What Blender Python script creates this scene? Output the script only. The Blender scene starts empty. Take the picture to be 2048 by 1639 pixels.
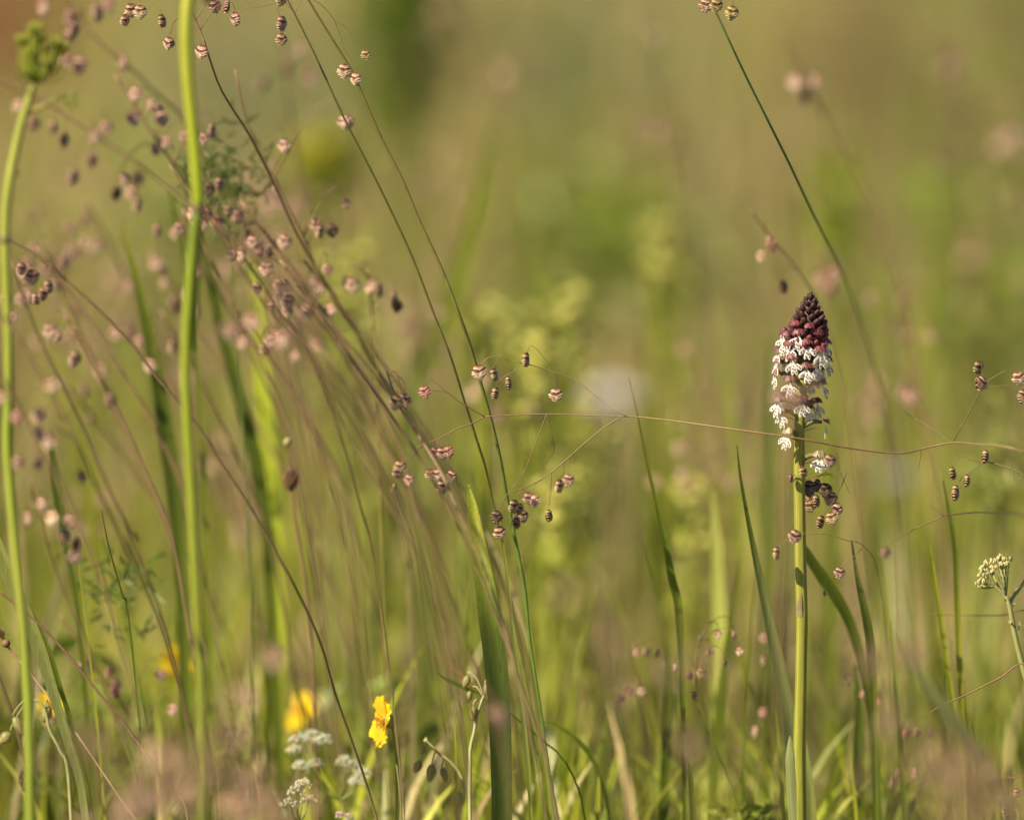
import bpy, math, random
import numpy as np
from mathutils import Vector, Matrix

random.seed(11)
rng = np.random.default_rng(7)
scene = bpy.context.scene
COL = scene.collection

# ------------------------------------------------------------------ camera
DIST, PITCH = 4.05, math.radians(4.5)
CAM = Vector((0.0, -DIST, 0.176 + DIST * math.tan(PITCH)))
FPX = 2048 * 400.0 / 36.0
cd = bpy.data.cameras.new("camera")
cam = bpy.data.objects.new("camera", cd)
COL.objects.link(cam)
cam.location = CAM
cam.rotation_euler = (math.radians(90) - PITCH, 0, 0)
cd.lens = 400
cd.sensor_width = 36
cd.clip_start = 0.05
cd.clip_end = 2000
cd.dof.use_dof = True
cd.dof.focus_distance = DIST / math.cos(PITCH)
cd.dof.aperture_fstop = 5.6
scene.camera = cam

# ------------------------------------------------------------------ sky, sun, exposure
SUN_EL, SUN_AZ = math.radians(42), math.radians(-126)   # azimuth from +Y, clockwise positive (left, a little behind the camera)
sd = Vector((math.sin(SUN_AZ) * math.cos(SUN_EL), math.cos(SUN_AZ) * math.cos(SUN_EL), math.sin(SUN_EL)))
world = bpy.data.worlds.new("World")
scene.world = world
world.use_nodes = True
nt = world.node_tree
bg = nt.nodes["Background"]
sky = nt.nodes.new("ShaderNodeTexSky")
sky.sky_type = 'NISHITA'
sky.sun_disc = False
sky.sun_elevation = SUN_EL
sky.sun_rotation = SUN_AZ
nt.links.new(sky.outputs[0], bg.inputs[0])
bg.inputs[1].default_value = 0.05
sl = bpy.data.lights.new("sun", 'SUN')
sl.energy = 5.0
sl.angle = math.radians(0.5)
sl.color = (1.0, 0.86, 0.62)
sun = bpy.data.objects.new("sun", sl)
COL.objects.link(sun)
sun.rotation_euler = sd.to_track_quat('Z', 'Y').to_euler()
vs = scene.view_settings
vs.view_transform = 'Standard'
vs.look = 'None'
vs.exposure = 0.95
vs.gamma = 1.0
scene.render.engine = 'CYCLES'
scene.cycles.use_denoising = True
scene.cycles.max_bounces = 5
scene.cycles.transparent_max_bounces = 8

# ------------------------------------------------------------------ helpers
def P(px, py, Y=0.0):
    """point on the upright plane at depth Y (metres behind the orchid) seen at photo pixel (px, py)"""
    fw = Vector((0, math.cos(PITCH), -math.sin(PITCH)))
    up = Vector((0, math.sin(PITCH), math.cos(PITCH)))
    r = fw + Vector((1, 0, 0)) * ((px - 1024) / FPX) + up * ((819.5 - py) / FPX)
    return CAM + r * ((Y - CAM.y) / r.y)

MM = 0.001
PXM = DIST / FPX          # metres per photo pixel at the orchid


def catmull(pts, n):
    pts = [Vector(p) for p in pts]
    if len(pts) < 3:
        return [pts[0].lerp(pts[-1], i / (n - 1)) for i in range(n)]
    out = []
    ext = [pts[0] * 2 - pts[1]] + pts + [pts[-1] * 2 - pts[-2]]
    segs = len(pts) - 1
    for i in range(n):
        u = i / (n - 1) * segs
        k = min(int(u), segs - 1)
        t = u - k
        a, b, c, d = ext[k], ext[k + 1], ext[k + 2], ext[k + 3]
        out.append(0.5 * ((2 * b) + (c - a) * t + (2 * a - 5 * b + 4 * c - d) * t * t + (3 * b - a - 3 * c + d) * t ** 3))
    return out


def lerp_list(vals, n):
    if not isinstance(vals, (list, tuple)):
        return [vals] * n
    x = np.linspace(0, 1, len(vals))
    return list(np.interp(np.linspace(0, 1, n), x, vals))


def lerp_cols(cols, n):
    if not isinstance(cols[0], (list, tuple)):
        return [tuple(cols)] * n
    x = np.linspace(0, 1, len(cols))
    a = np.array(cols)
    t = np.linspace(0, 1, n)
    return [tuple(np.interp(v, x, a[:, k]) for k in range(3)) for v in t]


class MB:
    def __init__(self):
        self.v, self.f, self.c = [], [], []

    def tube(self, pts, rad, col, n=16, sides=6, cap=True, flat=1.0):
        c = catmull(pts, n)
        r = lerp_list(rad, n)
        cc = lerp_cols(col, n)
        base = len(self.v)
        prev = None
        for i, p in enumerate(c):
            t = (c[min(i + 1, n - 1)] - c[max(i - 1, 0)])
            if t.length < 1e-9:
                t = Vector((0, 0, 1))
            t.normalize()
            if prev is None:
                a = t.cross(Vector((0, 1, 0.01)))
                if a.length < 1e-4:
                    a = t.cross(Vector((1, 0, 0)))
            else:
                a = prev - t * prev.dot(t)
            a.normalize()
            prev = a
            b = t.cross(a)
            for k in range(sides):
                th = 2 * math.pi * k / sides
                self.v.append(p + a * (r[i] * math.cos(th)) + b * (r[i] * flat * math.sin(th)))
                self.c.append(cc[i])
        for i in range(n - 1):
            for k in range(sides):
                q = (k + 1) % sides
                self.f.append((base + i * sides + k, base + i * sides + q, base + (i + 1) * sides + q, base + (i + 1) * sides + k))
        if cap:
            self.f.append(tuple(base + k for k in reversed(range(sides))))
            self.f.append(tuple(base + (n - 1) * sides + k for k in range(sides)))
        return self

    def blade(self, pts, wid, col, normal=(0, -1, 0.1), n=18, fold=0.25, twist=0.0, across=5):
        """leaf strip with a keel: wid = half-widths"""
        c = catmull(pts, n)
        w = lerp_list(wid, n)
        cc = lerp_cols(col, n)
        base = len(self.v)
        N0 = Vector(normal).normalized()
        for i, p in enumerate(c):
            t = (c[min(i + 1, n - 1)] - c[max(i - 1, 0)]).normalized()
            s = t.cross(N0).normalized()
            nn = s.cross(t).normalized()
            if twist:
                M = Matrix.Rotation(twist * i / (n - 1), 3, t)
                s = M @ s
                nn = M @ nn
            for k in range(across):
                u = -1 + 2 * k / (across - 1)
                off = fold * w[i] * (abs(u) - 0.5)
                ridge = 0.03 * w[i] * (1 if k % 2 else -1)
                self.v.append(p + s * (w[i] * u) + nn * (off + ridge))
                g = 1.0 - 0.12 * (1 - abs(u)) + (0.06 if k % 2 else 0)
                self.c.append(tuple(x * g for x in cc[i]))
        for i in range(n - 1):
            for k in range(across - 1):
                a = base + i * across + k
                self.f.append((a, a + 1, a + 1 + across, a + across))
        return self

    def blob(self, c, rx, ry, rz, col, rot=None, rings=6, segs=8, point=0.0, jitter=0.0, col2=None):
        """egg with its long axis on z; point > 0 sharpens the +z end"""
        base = len(self.v)
        c = Vector(c)
        for i in range(rings + 1):
            ph = math.pi * i / rings
            z = -math.cos(ph)
            rr = math.sin(ph)
            if point and z > 0:
                rr *= (1 - point * z)
            for k in range(segs):
                th = 2 * math.pi * k / segs
                j = 1 + random.uniform(-jitter, jitter)
                p = Vector((rx * rr * math.cos(th) * j, ry * rr * math.sin(th) * j, rz * z))
                if rot is not None:
                    p = rot @ p
                self.v.append(c + p)
                if col2:
                    t = (z + 1) / 2
                    self.c.append(tuple(a * (1 - t) + b * t for a, b in zip(col, col2)))
                else:
                    self.c.append(col)
        for i in range(rings):
            for k in range(segs):
                q = (k + 1) % segs
                self.f.append((base + i * segs + k, base + i * segs + q, base + (i + 1) * segs + q, base + (i + 1) * segs + k))
        return self

    def grid(self, fn, nu, nv):
        base = len(self.v)
        for i in range(nu):
            for j in range(nv):
                p, c = fn(i / (nu - 1), j / (nv - 1))
                self.v.append(Vector(p))
                self.c.append(c)
        for i in range(nu - 1):
            for j in range(nv - 1):
                a = base + i * nv + j
                self.f.append((a, a + 1, a + nv + 1, a + nv))
        return self

    def mesh(self, name, mat, off=Vector((0, 0, 0)), smooth=True):
        me = bpy.data.meshes.new(name)
        me.from_pydata([tuple(v - off) for v in self.v], [], self.f)
        at = me.attributes.new("Col", 'FLOAT_COLOR', 'POINT')
        arr = np.ones((len(self.v), 4), dtype=np.float32)
        arr[:, :3] = np.array(self.c, dtype=np.float32).reshape(-1, 3)
        at.data.foreach_set("color", arr.ravel())
        if smooth:
            me.polygons.foreach_set("use_smooth", [True] * len(me.polygons))
        me.materials.append(mat)
        me.update()
        return me

    def build(self, name, mat, parent=None, at=None, smooth=True):
        off = Vector(at if at is not None else (0, 0, 0))
        q = parent
        while q is not None:
            off = off + Vector(q.location)
            q = q.parent
        me = self.mesh(name, mat, off, smooth)
        o = bpy.data.objects.new(name, me)
        COL.objects.link(o)
        if parent is not None:
            o.parent = parent
        else:
            o.location = off
        return o


def thing(name, label, cat, loc, group=None):
    o = bpy.data.objects.new(name, None)
    o.empty_display_size = 0.01
    COL.objects.link(o)
    o.location = loc
    return tag(o, label, cat, group)


def tag(o, label, cat, group=None):
    o["label"] = label
    o["category"] = cat
    if group:
        o["group"] = group
    return o

# ------------------------------------------------------------------ materials
def plant_mat(name, rough=0.5, transl=0.35, spec=0.35, nscale=900.0, namt=0.25, stretch=(1, 1, 0.12), objcol=False, bump=0.0, sheen=0.0):
    m = bpy.data.materials.new(name)
    m.use_nodes = True
    t = m.node_tree
    L = t.links
    pr = t.nodes["Principled BSDF"]
    out = t.nodes["Material Output"]
    at = t.nodes.new("ShaderNodeAttribute")
    at.attribute_name = "Col"
    tc = t.nodes.new("ShaderNodeTexCoord")
    mp = t.nodes.new("ShaderNodeMapping")
    mp.inputs["Scale"].default_value = stretch
    nz = t.nodes.new("ShaderNodeTexNoise")
    nz.inputs["Scale"].default_value = nscale
    nz.inputs["Detail"].default_value = 3
    L.new(tc.outputs["Object"], mp.inputs[0])
    L.new(mp.outputs[0], nz.inputs["Vector"])
    mr = t.nodes.new("ShaderNodeMapRange")
    mr.inputs["From Min"].default_value = 0.25
    mr.inputs["From Max"].default_value = 0.75
    mr.inputs["To Min"].default_value = 1 - namt
    mr.inputs["To Max"].default_value = 1 + namt
    L.new(nz.outputs["Fac"], mr.inputs["Value"])
    mul = t.nodes.new("ShaderNodeVectorMath")
    mul.operation = 'SCALE'
    L.new(at.outputs["Color"], mul.inputs[0])
    L.new(mr.outputs[0], mul.inputs["Scale"])
    src = mul.outputs[0]
    if objcol:
        oi = t.nodes.new("ShaderNodeObjectInfo")
        m2 = t.nodes.new("ShaderNodeVectorMath")
        m2.operation = 'MULTIPLY'
        L.new(src, m2.inputs[0])
        L.new(oi.outputs["Color"], m2.inputs[1])
        src = m2.outputs[0]
    L.new(src, pr.inputs["Base Color"])
    pr.inputs["Roughness"].default_value = rough
    pr.inputs["Specular IOR Level"].default_value = spec
    if sheen:
        pr.inputs["Sheen Weight"].default_value = sheen
    if bump:
        bp = t.nodes.new("ShaderNodeBump")
        bp.inputs["Strength"].default_value = bump
        bp.inputs["Distance"].default_value = 0.0003
        L.new(nz.outputs["Fac"], bp.inputs["Height"])
        L.new(bp.outputs[0], pr.inputs["Normal"])
    if transl:
        tr = t.nodes.new("ShaderNodeBsdfTranslucent")
        L.new(src, tr.inputs["Color"])
        mx = t.nodes.new("ShaderNodeMixShader")
        mx.inputs[0].default_value = transl
        L.new(pr.outputs[0], mx.inputs[1])
        L.new(tr.outputs[0], mx.inputs[2])
        L.new(mx.outputs[0], out.inputs[0])
    return m

M_leaf = plant_mat("grass_leaf", 0.42, 0.42, 0.4, 1500, 0.22, (1, 1, 0.03), bump=0.15)
M_stem = plant_mat("green_stem", 0.5, 0.12, 0.35, 1200, 0.2, (1, 1, 0.06), bump=0.25)
M_culm = plant_mat("grass_culm", 0.45, 0.0, 0.4, 900, 0.25, (1, 1, 0.1))
M_spike = plant_mat("spikelet_scale", 0.5, 0.32, 0.4, 2600, 0.3, (1, 1, 1), objcol=True)
M_petal = plant_mat("white_petal", 0.55, 0.3, 0.3, 1500, 0.06, (1, 1, 1))
M_hood = plant_mat("maroon_hood", 0.45, 0.2, 0.4, 2500, 0.3, (1, 1, 0.2), objcol=True)
M_bud = plant_mat("dark_bud", 0.5, 0.03, 0.4, 2500, 0.35, (1, 1, 0.25), objcol=True, bump=0.3)
M_yellow = plant_mat("yellow_petal", 0.5, 0.35, 0.3, 900, 0.12, (1, 1, 0.2))
M_field = plant_mat("meadow_leaf", 0.5, 0.40, 0.3, 60, 0.15, (1, 1, 1))
M_dry = plant_mat("dry_straw", 0.55, 0.15, 0.3, 1500, 0.25, (1, 1, 0.1))
M_white = plant_mat("small_white_flower", 0.6, 0.3, 0.2, 2000, 0.12, (1, 1, 1))


def ground_mat():
    m = bpy.data.materials.new("meadow_soil")
    m.use_nodes = True
    t = m.node_tree
    pr = t.nodes["Principled BSDF"]
    tc = t.nodes.new("ShaderNodeTexCoord")
    n1 = t.nodes.new("ShaderNodeTexNoise")
    n1.inputs["Scale"].default_value = 3.0
    n1.inputs["Detail"].default_value = 8
    n2 = t.nodes.new("ShaderNodeTexNoise")
    n2.inputs["Scale"].default_value = 60.0
    n2.inputs["Detail"].default_value = 6
    r1 = t.nodes.new("ShaderNodeValToRGB")
    r1.color_ramp.elements[0].position = 0.35
    r1.color_ramp.elements[0].color = (0.075, 0.085, 0.022, 1)
    r1.color_ramp.elements[1].position = 0.65
    r1.color_ramp.elements[1].color = (0.15, 0.12, 0.055, 1)
    r2 = t.nodes.new("ShaderNodeValToRGB")
    r2.color_ramp.elements[0].color = (0.45, 0.42, 0.35, 1)
    r2.color_ramp.elements[1].color = (1.3, 1.25, 1.1, 1)
    mx = t.nodes.new("ShaderNodeMix")
    mx.data_type = 'RGBA'
    mx.blend_type = 'MULTIPLY'
    mx.inputs[0].default_value = 0.8
    t.links.new(tc.outputs["Object"], n1.inputs["Vector"])
    t.links.new(tc.outputs["Object"], n2.inputs["Vector"])
    t.links.new(n1.outputs["Fac"], r1.inputs[0])
    t.links.new(n2.outputs["Fac"], r2.inputs[0])
    t.links.new(r1.outputs[0], mx.inputs[6])
    t.links.new(r2.outputs[0], mx.inputs[7])
    t.links.new(mx.outputs[2], pr.inputs["Base Color"])
    pr.inputs["Roughness"].default_value = 0.95
    bp = t.nodes.new("ShaderNodeBump")
    bp.inputs["Strength"].default_value = 0.8
    bp.inputs["Distance"].default_value = 0.01
    t.links.new(n2.outputs["Fac"], bp.inputs["Height"])
    t.links.new(bp.outputs[0], pr.inputs["Normal"])
    return m

# ------------------------------------------------------------------ ground: one sheet to the horizon, finer near the orchid
def make_ground():
    a = np.sign(np.linspace(-1, 1, 121)) * np.abs(np.linspace(-1, 1, 121)) ** 4 * 400
    xs, ys = np.meshgrid(a, a, indexing='ij')
    far = np.clip((np.hypot(xs, ys) - 15) / 60, 0, 1)
    z = 0.004 * np.sin(xs * 9.1 + 1.3 * np.sin(ys * 7)) * np.cos(ys * 8.3) - 0.004 + far * 0.6 * np.sin(xs * 0.05) * np.cos(ys * 0.045)
    me = bpy.data.meshes.new("meadow_ground")
    n = 121
    v = np.stack([xs.ravel(), ys.ravel(), z.ravel()], 1)
    f = [(i * n + j, (i + 1) * n + j, (i + 1) * n + j + 1, i * n + j + 1) for i in range(n - 1) for j in range(n - 1)]
    me.from_pydata(v.tolist(), [], f)
    me.polygons.foreach_set("use_smooth", [True] * len(me.polygons))
    me.materials.append(ground_mat())
    o = bpy.data.objects.new("meadow_ground", me)
    COL.objects.link(o)
    o["kind"] = "structure"
    o["label"] = "brown and green soil of the meadow under the grass"
make_ground()

# ------------------------------------------------------------------ uncountable grass of the meadow
GREEN = np.array([(0.22, 0.26, 0.022), (0.29, 0.31, 0.030), (0.16, 0.20, 0.018), (0.33, 0.33, 0.05), (0.24, 0.27, 0.05)])
TAN = np.array([(0.46, 0.37, 0.17), (0.42, 0.32, 0.16), (0.50, 0.41, 0.22), (0.38, 0.27, 0.15)])


def patch(x, y, s=1.0, seed=0.0):
    """smooth 0..1 patchiness of the sward over the ground"""
    v = (np.sin(x * 5.1 * s + 1.7 * np.sin(y * 2.3 * s + seed) + seed) + np.sin(y * 3.7 * s - x * 2.2 * s + 2.1 * seed)
         + np.sin(x * 11.3 * s + y * 6.1 * s + 0.7 * seed) * 0.6)
    return np.clip(v / 4.4 + 0.5, 0, 1)


def strip_field(name, x, y, h, w, lean, col, label, mat, levels=5, bend=0.5, tipw=0.06, z0=None):
    n = len(x)
    az = rng.uniform(0, 2 * np.pi, n)
    fz = rng.uniform(0, 2 * np.pi, n)
    t = np.linspace(0, 1, levels)
    dirx, diry = np.cos(az) * lean, np.sin(az) * lean
    cx = x[:, None] + dirx[:, None] * h[:, None] * (t ** 1.7)[None]
    cy = y[:, None] + diry[:, None] * h[:, None] * (t ** 1.7)[None]
    cz = (0 if z0 is None else z0[:, None]) + h[:, None] * (t[None] - bend * (lean[:, None] ** 2) * t[None] ** 3) - 0.012
    prof = np.clip(1.15 * (1 - t ** 2.2), tipw, 1)
    ww = w[:, None] * prof[None]
    sx, sy = np.cos(fz)[:, None] * ww, np.sin(fz)[:, None] * ww
    V = np.empty((n, levels, 2, 3), dtype=np.float32)
    V[:, :, 0, 0] = cx - sx; V[:, :, 0, 1] = cy - sy; V[:, :, 0, 2] = cz
    V[:, :, 1, 0] = cx + sx; V[:, :, 1, 1] = cy + sy; V[:, :, 1, 2] = cz
    C = np.ones((n, levels, 2, 4), dtype=np.float32)
    C[:, :, :, :3] = col[:, None, None, :]
    idx = (np.arange(n)[:, None] * levels * 2 + np.arange(levels - 1)[None] * 2)
    F = np.stack([idx, idx + 1, idx + 3, idx + 2], -1).reshape(-1, 4)
    return raw_mesh(name, V.reshape(-1, 3), F, C.reshape(-1, 4), label, mat)


def raw_mesh(name, V, F, C, label, mat, smooth=True):
    me = bpy.data.meshes.new(name)
    nf, k = F.shape
    me.vertices.add(len(V))
    me.vertices.foreach_set("co", V.astype(np.float32).ravel())
    me.loops.add(nf * k)
    me.loops.foreach_set("vertex_index", F.astype(np.int32).ravel())
    me.polygons.add(nf)
    me.polygons.foreach_set("loop_start", np.arange(0, nf * k, k, dtype=np.int32))
    me.polygons.foreach_set("use_smooth", np.full(nf, smooth))
    me.update(calc_edges=True)
    at = me.attributes.new("Col", 'FLOAT_COLOR', 'POINT')
    at.data.foreach_set("color", C.astype(np.float32).ravel())
    me.materials.append(mat)
    o = bpy.data.objects.new(name, me)
    COL.objects.link(o)
    o["kind"] = "stuff"
    o["label"] = label
    return o


def blade_cols(x, y, n, dry_bias=0.0, s=1.0):
    g = GREEN[rng.integers(0, len(GREEN), n)]
    d = TAN[rng.integers(0, len(TAN), n)]
    p = patch(x, y, s, 1.3)
    dry = rng.random(n) < np.clip(p * 1.15 - 0.22 + dry_bias, 0.05, 0.92)
    c = np.where(dry[:, None], d, g)
    tuss = 0.55 + 0.9 * patch(x, y, s * 1.7, 3.1)
    return np.clip(c * rng.uniform(0.7, 1.3, (n, 1)) * tuss[:, None], 0, .62)


# short turf round the orchid
def rect(n, x0, x1, y0, y1):
    return rng.uniform(x0, x1, n), rng.uniform(y0, y1, n)

x, y = rect(15000, -0.75, 0.75, 0.09, 1.45)
hh = rng.uniform(0.02, 0.065, len(x)) * (0.75 + 0.6 * patch(x, y, 2.2, 4.0))
strip_field("short_turf", x, y, hh, rng.uniform(0.0007, 0.0022, len(x)), rng.uniform(0.1, 0.8, len(x)), blade_cols(x, y, len(x), -0.12, 2.0),
            "short dense green and straw turf round the orchid", M_field)
x, y = rect(9000, -0.9, 0.9, -0.8, 0.09)
x2, y2 = rect(7000, -0.9, 0.9, -2.9, -0.8)
x, y = np.concatenate([x, x2]), np.concatenate([y, y2])
hh = rng.uniform(0.012, 0.036, len(x))
strip_field("short_turf", x, y, hh, rng.uniform(0.0008, 0.002, len(x)), rng.uniform(0.1, 0.8, len(x)), blade_cols(x, y, len(x), 0.0, 2.0),
            "short turf in the open strip before the orchid", M_field)
# middle sward
x, y = rect(1500, -0.7, 0.7, 0.14, 1.5)
hh = rng.uniform(0.06, 0.15, len(x))
strip_field("slender_grass", x, y, hh, rng.uniform(0.0006, 0.0022, len(x)), rng.uniform(0.03, 0.5, len(x)), blade_cols(x, y, len(x), -0.05, 2.0),
            "slender upright grass leaves scattered through the turf", M_field, levels=6)
# sward behind
x, y = rect(26000, -2.2, 2.2, 1.3, 9.5)
hh = rng.uniform(0.05, 0.17, len(x)) * (0.7 + 0.5 * patch(x, y, 0.8, 2.0))
strip_field("meadow_grass", x, y, hh, rng.uniform(0.0015, 0.004, len(x)), rng.uniform(0.05, 0.7, len(x)), blade_cols(x, y, len(x), 0.12, 0.9),
            "green and tan meadow grass stretching away behind the orchid", M_field)
x, y = rect(26000, -7, 7, 9.5, 26)
hh = rng.uniform(0.08, 0.3, len(x))
strip_field("meadow_grass", x, y, hh, rng.uniform(0.003, 0.008, len(x)), rng.uniform(0.05, 0.6, len(x)), blade_cols(x, y, len(x), 0.02, 0.5),
            "far meadow grass beyond the tall stalks", M_field)
# tall loose stalks behind
x, y = rect(3200, -1.8, 1.8, 1.4, 7.5)
hh = rng.uniform(0.15, 0.34, len(x))
strip_field("tall_meadow_stalks", x, y, hh, rng.uniform(0.0006, 0.0022, len(x)), rng.uniform(0.03, 0.4, len(x)), blade_cols(x, y, len(x), 0.05, 0.9),
            "tall loose grass stalks of the meadow far behind", M_field, levels=6)


def spikelet_haze(name, n, x0, x1, y0, y1, h0, h1, label, per=14):
    """tufts of nodding seed heads too many and too far to count"""
    sx, sy = rect(n, x0, x1, y0, y1)
    keep = rng.random(n) < 0.25 + 0.9 * patch(sx, sy, 1.0, 5.0)
    sx, sy = sx[keep], sy[keep]
    n = len(sx)
    h = rng.uniform(h0, h1, n)
    m = n * per
    ox = np.repeat(sx, per) + rng.normal(0, 0.018, m)
    oy = np.repeat(sy, per) + rng.normal(0, 0.018, m)
    oz = np.repeat(h, per) + rng.uniform(-0.06, 0.0, m)
    r = rng.uniform(0.0015, 0.0028, m)
    base = np.array([(1, 0, 0), (0, 1, 0), (-1, 0, 0), (0, -1, 0), (0, 0, 1.3), (0, 0, -1.3)])
    V = base[None] * r[:, None, None] + np.stack([ox, oy, oz], 1)[:, None]
    fb = np.array([(0, 1, 4), (1, 2, 4), (2, 3, 4), (3, 0, 4), (1, 0, 5), (2, 1, 5), (3, 2, 5), (0, 3, 5)])
    F = (fb[None] + (np.arange(m) * 6)[:, None, None]).reshape(-1, 3)
    pc = np.array([(0.45, 0.28, 0.20), (0.36, 0.20, 0.16), (0.50, 0.36, 0.22)])[rng.integers(0, 3, m)] * rng.uniform(0.8, 1.2, (m, 1))
    C = np.ones((m, 6, 4)); C[:, :, :3] = pc[:, None]
    raw_mesh(name, V.reshape(-1, 3), F, C.reshape(-1, 4), label, M_field)
    strip_field(name, sx, sy, h, np.full(n, 0.0004), rng.uniform(0.02, 0.1, n), np.tile((0.2, 0.15, 0.06), (n, 1)), label + ", their stalks", M_field)

spikelet_haze("quaking_grass_mass", 900, -1.8, 1.8, 1.5, 7.0, 0.10, 0.30, "mass of far pink brown quaking grass heads behind the orchid")

# ------------------------------------------------------------------ quaking grass
def spikelet_mesh(name, L=5.3, Wd=2.45, T=1.1, rows=4, seed=0):
    """hanging spikelet, attachment at the origin, axis -z, broad in x, flat in y: two rows of shingled boat-shaped scales"""
    R = random.Random(seed)
    mb = MB()
    dark = (0.155, 0.068, 0.045)
    mid = (0.27, 0.125, 0.08)
    pink = (0.47, 0.285, 0.205)
    pale = (0.92, 0.82, 0.62)
    ramp_v = [0, 0.66, 0.73, 0.82, 0.915, 0.95, 1]
    ramp_c = np.array([dark, dark, mid, pink, pink, pale, pale])

    def colour(v):
        return tuple(float(np.interp(v, ramp_v, ramp_c[:, q])) for q in range(3))

    def env(t):
        return float(np.interp(t, [0, .12, .3, .55, .8, 1.0], [.70, .92, 1.0, .90, .60, .22]))
    for k in range(rows * 2):
        s = 1 if k % 2 else -1
        t = (k + 0.3) / (rows * 2 - 0.4)
        W = Wd * env(t) * R.uniform(0.95, 1.05)
        TT = T * (0.18 + 0.88 * env(t))
        jit = R.uniform(-.035, .035)
        wv = R.uniform(0, 6)
        h = L * 0.42
        zc = -0.75 - t * (L - 2.2)

        def fn(u, v, s=s, W=W, TT=TT, h=h, zc=zc, jit=jit, wv=wv):
            v = 1 - (1 - v) ** 1.9
            ph = (u - 0.5) * math.radians(200)
            prof = 0.60 + 0.40 * math.sin(min(v * 1.1, 1.0) * math.pi * 0.5) + 0.16 * max(0, v - 0.7) / 0.3
            xx = s * (W * math.cos(ph) * prof)
            yy = TT * math.sin(ph) * prof
            zz = zc + h * (0.40 - v) + 1.15 * (math.cos(ph) - .35) * v * (W / Wd)
            g = 0.85 + 0.22 * math.sin(u * 21 + wv)
            return (xx * MM, yy * MM, (zz + .10 * math.sin(u * 14 + wv) * v) * MM), tuple(q * g for q in colour(v + jit + .02 * math.sin(u * 11 + wv)))
        mb.grid(fn, 13, 15)
    for s in (-1, 1):          # outer glumes at the top
        def fg(u, v, s=s):
            ph = (u - 0.5) * math.radians(196)
            r = 0.12 + 0.86 * math.sin(v * math.pi * 0.5)
            return (s * Wd * 0.80 * r * math.cos(ph) * MM, T * 1.05 * r * math.sin(ph) * MM, (0.0 - 1.5 * v ** 1.3 + 0.5 * math.cos(ph) * v) * MM), colour(.5 + .5 * v)
        mb.grid(fg, 9, 12)
    mb.tube([(0, 0, 0.25 * MM), (0, 0, -L * 0.8 * MM)], [0.14 * MM, 0.10 * MM], (0.25, 0.16, 0.08), n=4, sides=5)
    return mb.mesh(name, M_spike)

SPK = [spikelet_mesh("spikelet", seed=1), spikelet_mesh("spikelet", L=5.0, Wd=2.2, rows=4, seed=2),
       spikelet_mesh("spikelet", L=5.7, Wd=2.6, rows=5, seed=3, T=1.15)]
TINT = {'p': (1.02, 0.90, 0.92), 'g': (0.90, 0.98, 0.58), 'n': (0.98, 0.94, 0.74), 'd': (0.36, 0.33, 0.28), 'r': (0.86, 0.58, 0.66), 'w': (1.12, 1.06, 0.98)}


def near_dist(p, pts):
    b, bi = 1e9, 0
    for i, q in enumerate(pts):
        d = (p - q).length
        if d < b:
            b, bi = d, i
    return b, bi


def put_spikelet(root, top, scale=1.0, yaw=None, tilt=None, tint='n', var=None):
    me = SPK[var if var is not None else random.randrange(3)]
    o = bpy.data.objects.new("spikelet", me)
    COL.objects.link(o)
    o.parent = root
    o.location = Vector(top) - Vector(root.location)
    yw = random.uniform(-1.5, 1.5) if yaw is None else yaw
    tl = random.uniform(-0.25, 0.25) if tilt is None else tilt
    o.rotation_euler = (random.uniform(-0.2, 0.2), tl, yw)
    o.scale = (scale,) * 3
    k = random.uniform(0.85, 1.15)
    t = TINT[tint]
    o.color = (t[0] * k, t[1] * k, t[2] * k, 1)
    return o

CULM_C = [(0.10, 0.13, 0.025), (0.115, 0.115, 0.025), (0.13, 0.095, 0.03)]
CULM_DK = [(0.10, 0.095, 0.025), (0.12, 0.085, 0.035), (0.13, 0.085, 0.04)]
CULM_BR = [(0.16, 0.14, 0.05), (0.20, 0.13, 0.065), (0.22, 0.13, 0.075)]


def culm_obj(root, pts, w_px, cols, n=40):
    """w_px: radius list in photo pixels at the orchid's distance"""
    rad = [r * PXM for r in (w_px if isinstance(w_px, (list, tuple)) else [w_px])]
    if len(rad) == 1:
        rad = rad * 2
    return MB().tube(pts, rad, cols, n=n, sides=7).build("culm", M_culm, root)


def branch_obj(root, pts, r=(0.16, 0.09), col=((0.20, 0.12, 0.06), (0.26, 0.17, 0.09)), n=10):
    return MB().tube(pts, [r[0] * 1.3 * MM, max(.1, r[1] * 1.3) * MM], [tuple(q * .8 for q in c_) for c_ in col], n=n, sides=5).build("branch", M_culm, root)


def root_of(last, dx=0.02):
    """ground point under the end of a culm"""
    return Vector((last.x + dx, last.y, -0.012))


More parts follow.
